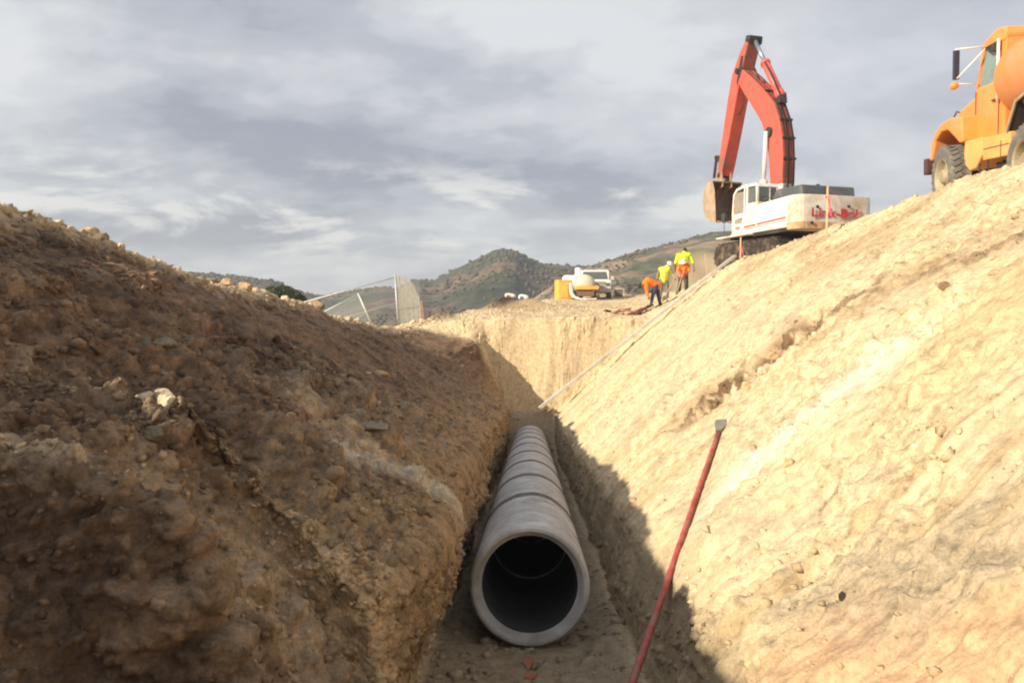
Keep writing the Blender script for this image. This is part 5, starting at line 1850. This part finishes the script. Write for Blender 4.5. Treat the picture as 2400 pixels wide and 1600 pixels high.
def stake(x1, y1, x2, y2, Y, wd, label, m=LATH, rib=None, foot=False):
    top = P(x1, y1, Y); bot = P(x2, y2, Y)
    g = gz(bot.x, Y)
    if g < bot.z - .05 or g > bot.z + .5:
        pass
    bot = Vector((bot.x, Y, min(g, bot.z) - .08))
    rt = empty('survey_stake', bot)
    mb = MB(); mb.bar((0, 0, 0), top - bot, wd, .022, (1, 0, 0)) if False else mb.bar((0, 0, 0), top - bot, .022, wd, (0, 1, 0))
    mb.build('lath', m, rt, .003)
    if rib:
        z0, z1, off = rib
        a = (top - bot) * z0; b = (top - bot) * z1
        q = MB(); prev = None
        for k in range(6):
            t = k / 6; t2 = (k + 1) / 6
            pa = a.lerp(b, t) + Vector((off * (t * .9 + .15), -.03 - .02 * math.sin(k), 0)); pb_ = a.lerp(b, t2) + Vector((off * (t2 * .9 + .15), -.03 - .02 * math.sin(k + 1), 0))
            q.bar(pa, pb_, .006, .075 + .02 * math.sin(k * 1.7), (0, 1, 0))
        q.build('ribbon', PINK, rt)
        q = MB(); c_ = a; q.box(c_, (wd + .012, .034, .05)); q.build('ribbon_knot', PINK, rt)
    if foot:
        q = MB(); q.box((0, -.014, (top - bot).z * .16), (wd * 1.2, .012, (top - bot).z * .3)); q.build('painted_foot', FRB, rt)
    tag(rt, label, 'stake', 'wooden survey stakes')


stake(1940, 436, 1937, 540, 19.3, .075, 'tallest wooden stake with pink ribbon before the excavator counterweight', rib=(.80, .45, .085))
stake(1736, 556, 1735, 620, 27.2, .09, 'wooden stake with pink ribbon in front of the excavator track', rib=(.62, .30, .11))
stake(1652, 594, 1660, 668, 38.5, .11, 'bare thin wooden stake nearest the lime shirted person', mat('greyed_lath', (.50, .34, .22), .8, var=.2))
stake(1684, 598, 1680, 662, 36.5, .10, 'thin wooden stake with short pink ribbon left of the excavator track', mat('greyed_lath', (.50, .34, .22), .8), rib=(.72, .50, .03))
stake(988, 704, 996, 768, 33.6, .15, 'broad orange stake with pale foot beside the fence end', OLATH, foot=True)

# ================================================================== fence panels
GALV = mat('galvanised_tube', (.50, .53, .52), .5, metal=.35, var=.15, scale=6)
WIRE = mat('fence_wire', (.36, .40, .39), .6, metal=.3, var=.1)
FABR = mat('pale_fence_screen', (.60, .60, .54), .85, var=.3, scale=3, dirt=(.62, .56, .40), dirt_amt=.4)


def fence_panel(name, O, xd, zd, wd, ht, label, rails=(0, .5, 1), posts=(0, 1), pitch=.09, wire=.007, screen=None):
    O = Vector(O); xd = Vector(xd).normalized(); zd = Vector(zd).normalized()
    rt = empty(name, O)
    mb = MB()
    for t in rails:
        mb.cyl(zd * ht * t, zd * ht * t + xd * wd, .024, seg=8)
    mb.build('rail', GALV, rt)
    for t in posts:
        q = MB(); q.cyl(xd * wd * t - zd * .25, xd * wd * t + zd * (ht + .05), .034, seg=10); q.build('post', GALV, rt)
    mb = MB()
    nrm = xd.cross(zd)
    k = -ht
    while k < wd:
        for sg, off in ((1, .004), (-1, -.004)):
            # diagonal from (k,0) to (k+ht,ht), clipped
            a, b = k, k + ht
            s0, s1 = max(0, -a), min(ht, wd - a)
            if s1 > s0 + .02:
                if sg > 0:
                    p0 = xd * (a + s0) + zd * s0; p1 = xd * (a + s1) + zd * s1
                else:
                    p0 = xd * (a + s0) + zd * (ht - s0); p1 = xd * (a + s1) + zd * (ht - s1)
                mb.bar(p0 + nrm * off, p1 + nrm * off, wire, wire)
        k += pitch
    mb.build('wire_mesh', WIRE, rt)
    if screen:
        q = MB(); n = 72
        for i in range(n):
            t = (i + .5) / n
            hh = ht * (1 - .62 * max(0, t - .35) ** 2 / .42)
            w_ = .03 * math.sin(t * 31)
            q.box(xd * wd * t + zd * hh * .5 + nrm * (screen + w_), (wd / n * .42, .008, hh), Matrix((xd, nrm, zd)).transposed())
        q.build('screen', FABR, rt)
    tag(rt, label, 'fence', 'temporary fence panels')


g0 = P(933, 758, 34.0); g0.z -= .15
t0 = P(925, 646, 34.0)
up_ = (t0 - g0)
# tall panel running away from the post, screened
e0 = P(987, 748, 46)
fence_panel('fence_panel', g0, (e0 - g0), up_ + Vector((.02, 0, 0)), (e0 - g0).length, up_.length, 'screened fence panel running away from the tall post', rails=(0, .35), posts=(0,), screen=.05, wire=.004, pitch=.3)
# sagging panel to the left of the post
a_ = P(926, 650, 34.0); b_ = P(660, 722, 34.0)
down = (P(790, 751, 34.0) - P(700, 709, 34.0)); rail_d = (b_ - a_).normalized()
zdir = Vector((rail_d.z, 0, -rail_d.x))
zdir = Vector((-.28, 0, .96)) if False else Vector((0.0, .0, 1.0))
h_ = 1.06 * 2
O_ = a_ - Vector((0, 0, h_))
fence_panel('fence_panel', O_, rail_d, Vector((0, 0, 1)), (b_ - a_).length, h_ - .0, 'sagging clear fence panel hanging left of the tall post', rails=(0, .48, 1), posts=(1,), pitch=.16, wire=.005)
# small panel leaning in front of it
c0 = P(840, 689, 33.2); c1 = P(745, 738, 33.2); c2 = P(872, 762, 33.2)
xd = (c1 - c0); zd = (c0 - c2)
fence_panel('fence_panel', c2, xd, zd, xd.length + .3, zd.length, 'fallen fence panel leaning over behind the left crest', rails=(0, .38, 1), pitch=.07, wire=.009)

# ================================================================== green shrub behind the left crest
LEAF = mat('shrub_leaf', (.055, .085, .025), .8, var=.5, scale=1.2, spec=.15)
sp = P(664, 692, 42)
sr = empty('shrub', (sp.x, 42, sp.z - 1.3))
tag(sr, 'dark green shrub showing over the left crest', 'shrub')
mb = MB(); rs = random.Random(5)
for k in range(9):
    a = rs.uniform(0, 6.28); r0 = rs.uniform(.2, .8)
    mb.tube([(0, 0, -1.0), (.3 * math.cos(a) * r0, .3 * math.sin(a) * r0, .4), (math.cos(a) * r0, math.sin(a) * r0, 1.2 + rs.uniform(-.2, .4))], [.05, .03, .012], 6)
mb.build('trunk', mat('shrub_bark', (.10, .075, .05), .9), sr)
mb = MB()
for k in range(5200):
    while True:
        q = Vector((rs.uniform(-1, 1), rs.uniform(-1, 1), rs.uniform(-1, 1)))
        if q.length < 1:
            break
    lob = rs.choice([(-.55, .0, 1.25, .55), (.0, .1, 1.35, .50), (.5, -.1, 1.15, .5), (.85, .1, .95, .38), (-.9, 0, 1.05, .32), (-.2, 0, .8, .8)])
    c_ = Vector((lob[0], lob[1], lob[2])) + q.normalized() * (q.length ** .4) * lob[3]
    u = Vector((rs.uniform(-1, 1), rs.uniform(-1, 1), rs.uniform(-1, 1))).normalized(); v = u.orthogonal().normalized()
    s_ = rs.uniform(.03, .07)
    mb.add([c_ - u * s_, c_ + v * s_ * .5, c_ + u * s_, c_ - v * s_ * .5], [(0, 1, 2, 3)])
mb.build('foliage', LEAF, sr, fix=False)

# ================================================================== air between the camera and the hills
mb = MB(); mb.box((0, 560, 11), (3300, 2000, 76))
hz_o = mb.build('haze', None)
hm = bpy.data.materials.new('haze_air'); hm.use_nodes = True
t = hm.node_tree
t.nodes.remove(t.nodes['Principled BSDF'])
pv = t.nodes.new('ShaderNodeVolumePrincipled')
pv.inputs['Color'].default_value = (.80, .86, .95, 1)
pv.inputs['Density'].default_value = .0007
pv.inputs['Anisotropy'].default_value = .2
t.links.new(pv.outputs[0], t.nodes['Material Output'].inputs['Volume'])
hz_o.data.materials.append(hm)
tag(hz_o, 'thin pale haze over the whole site', 'haze', None, 'stuff')
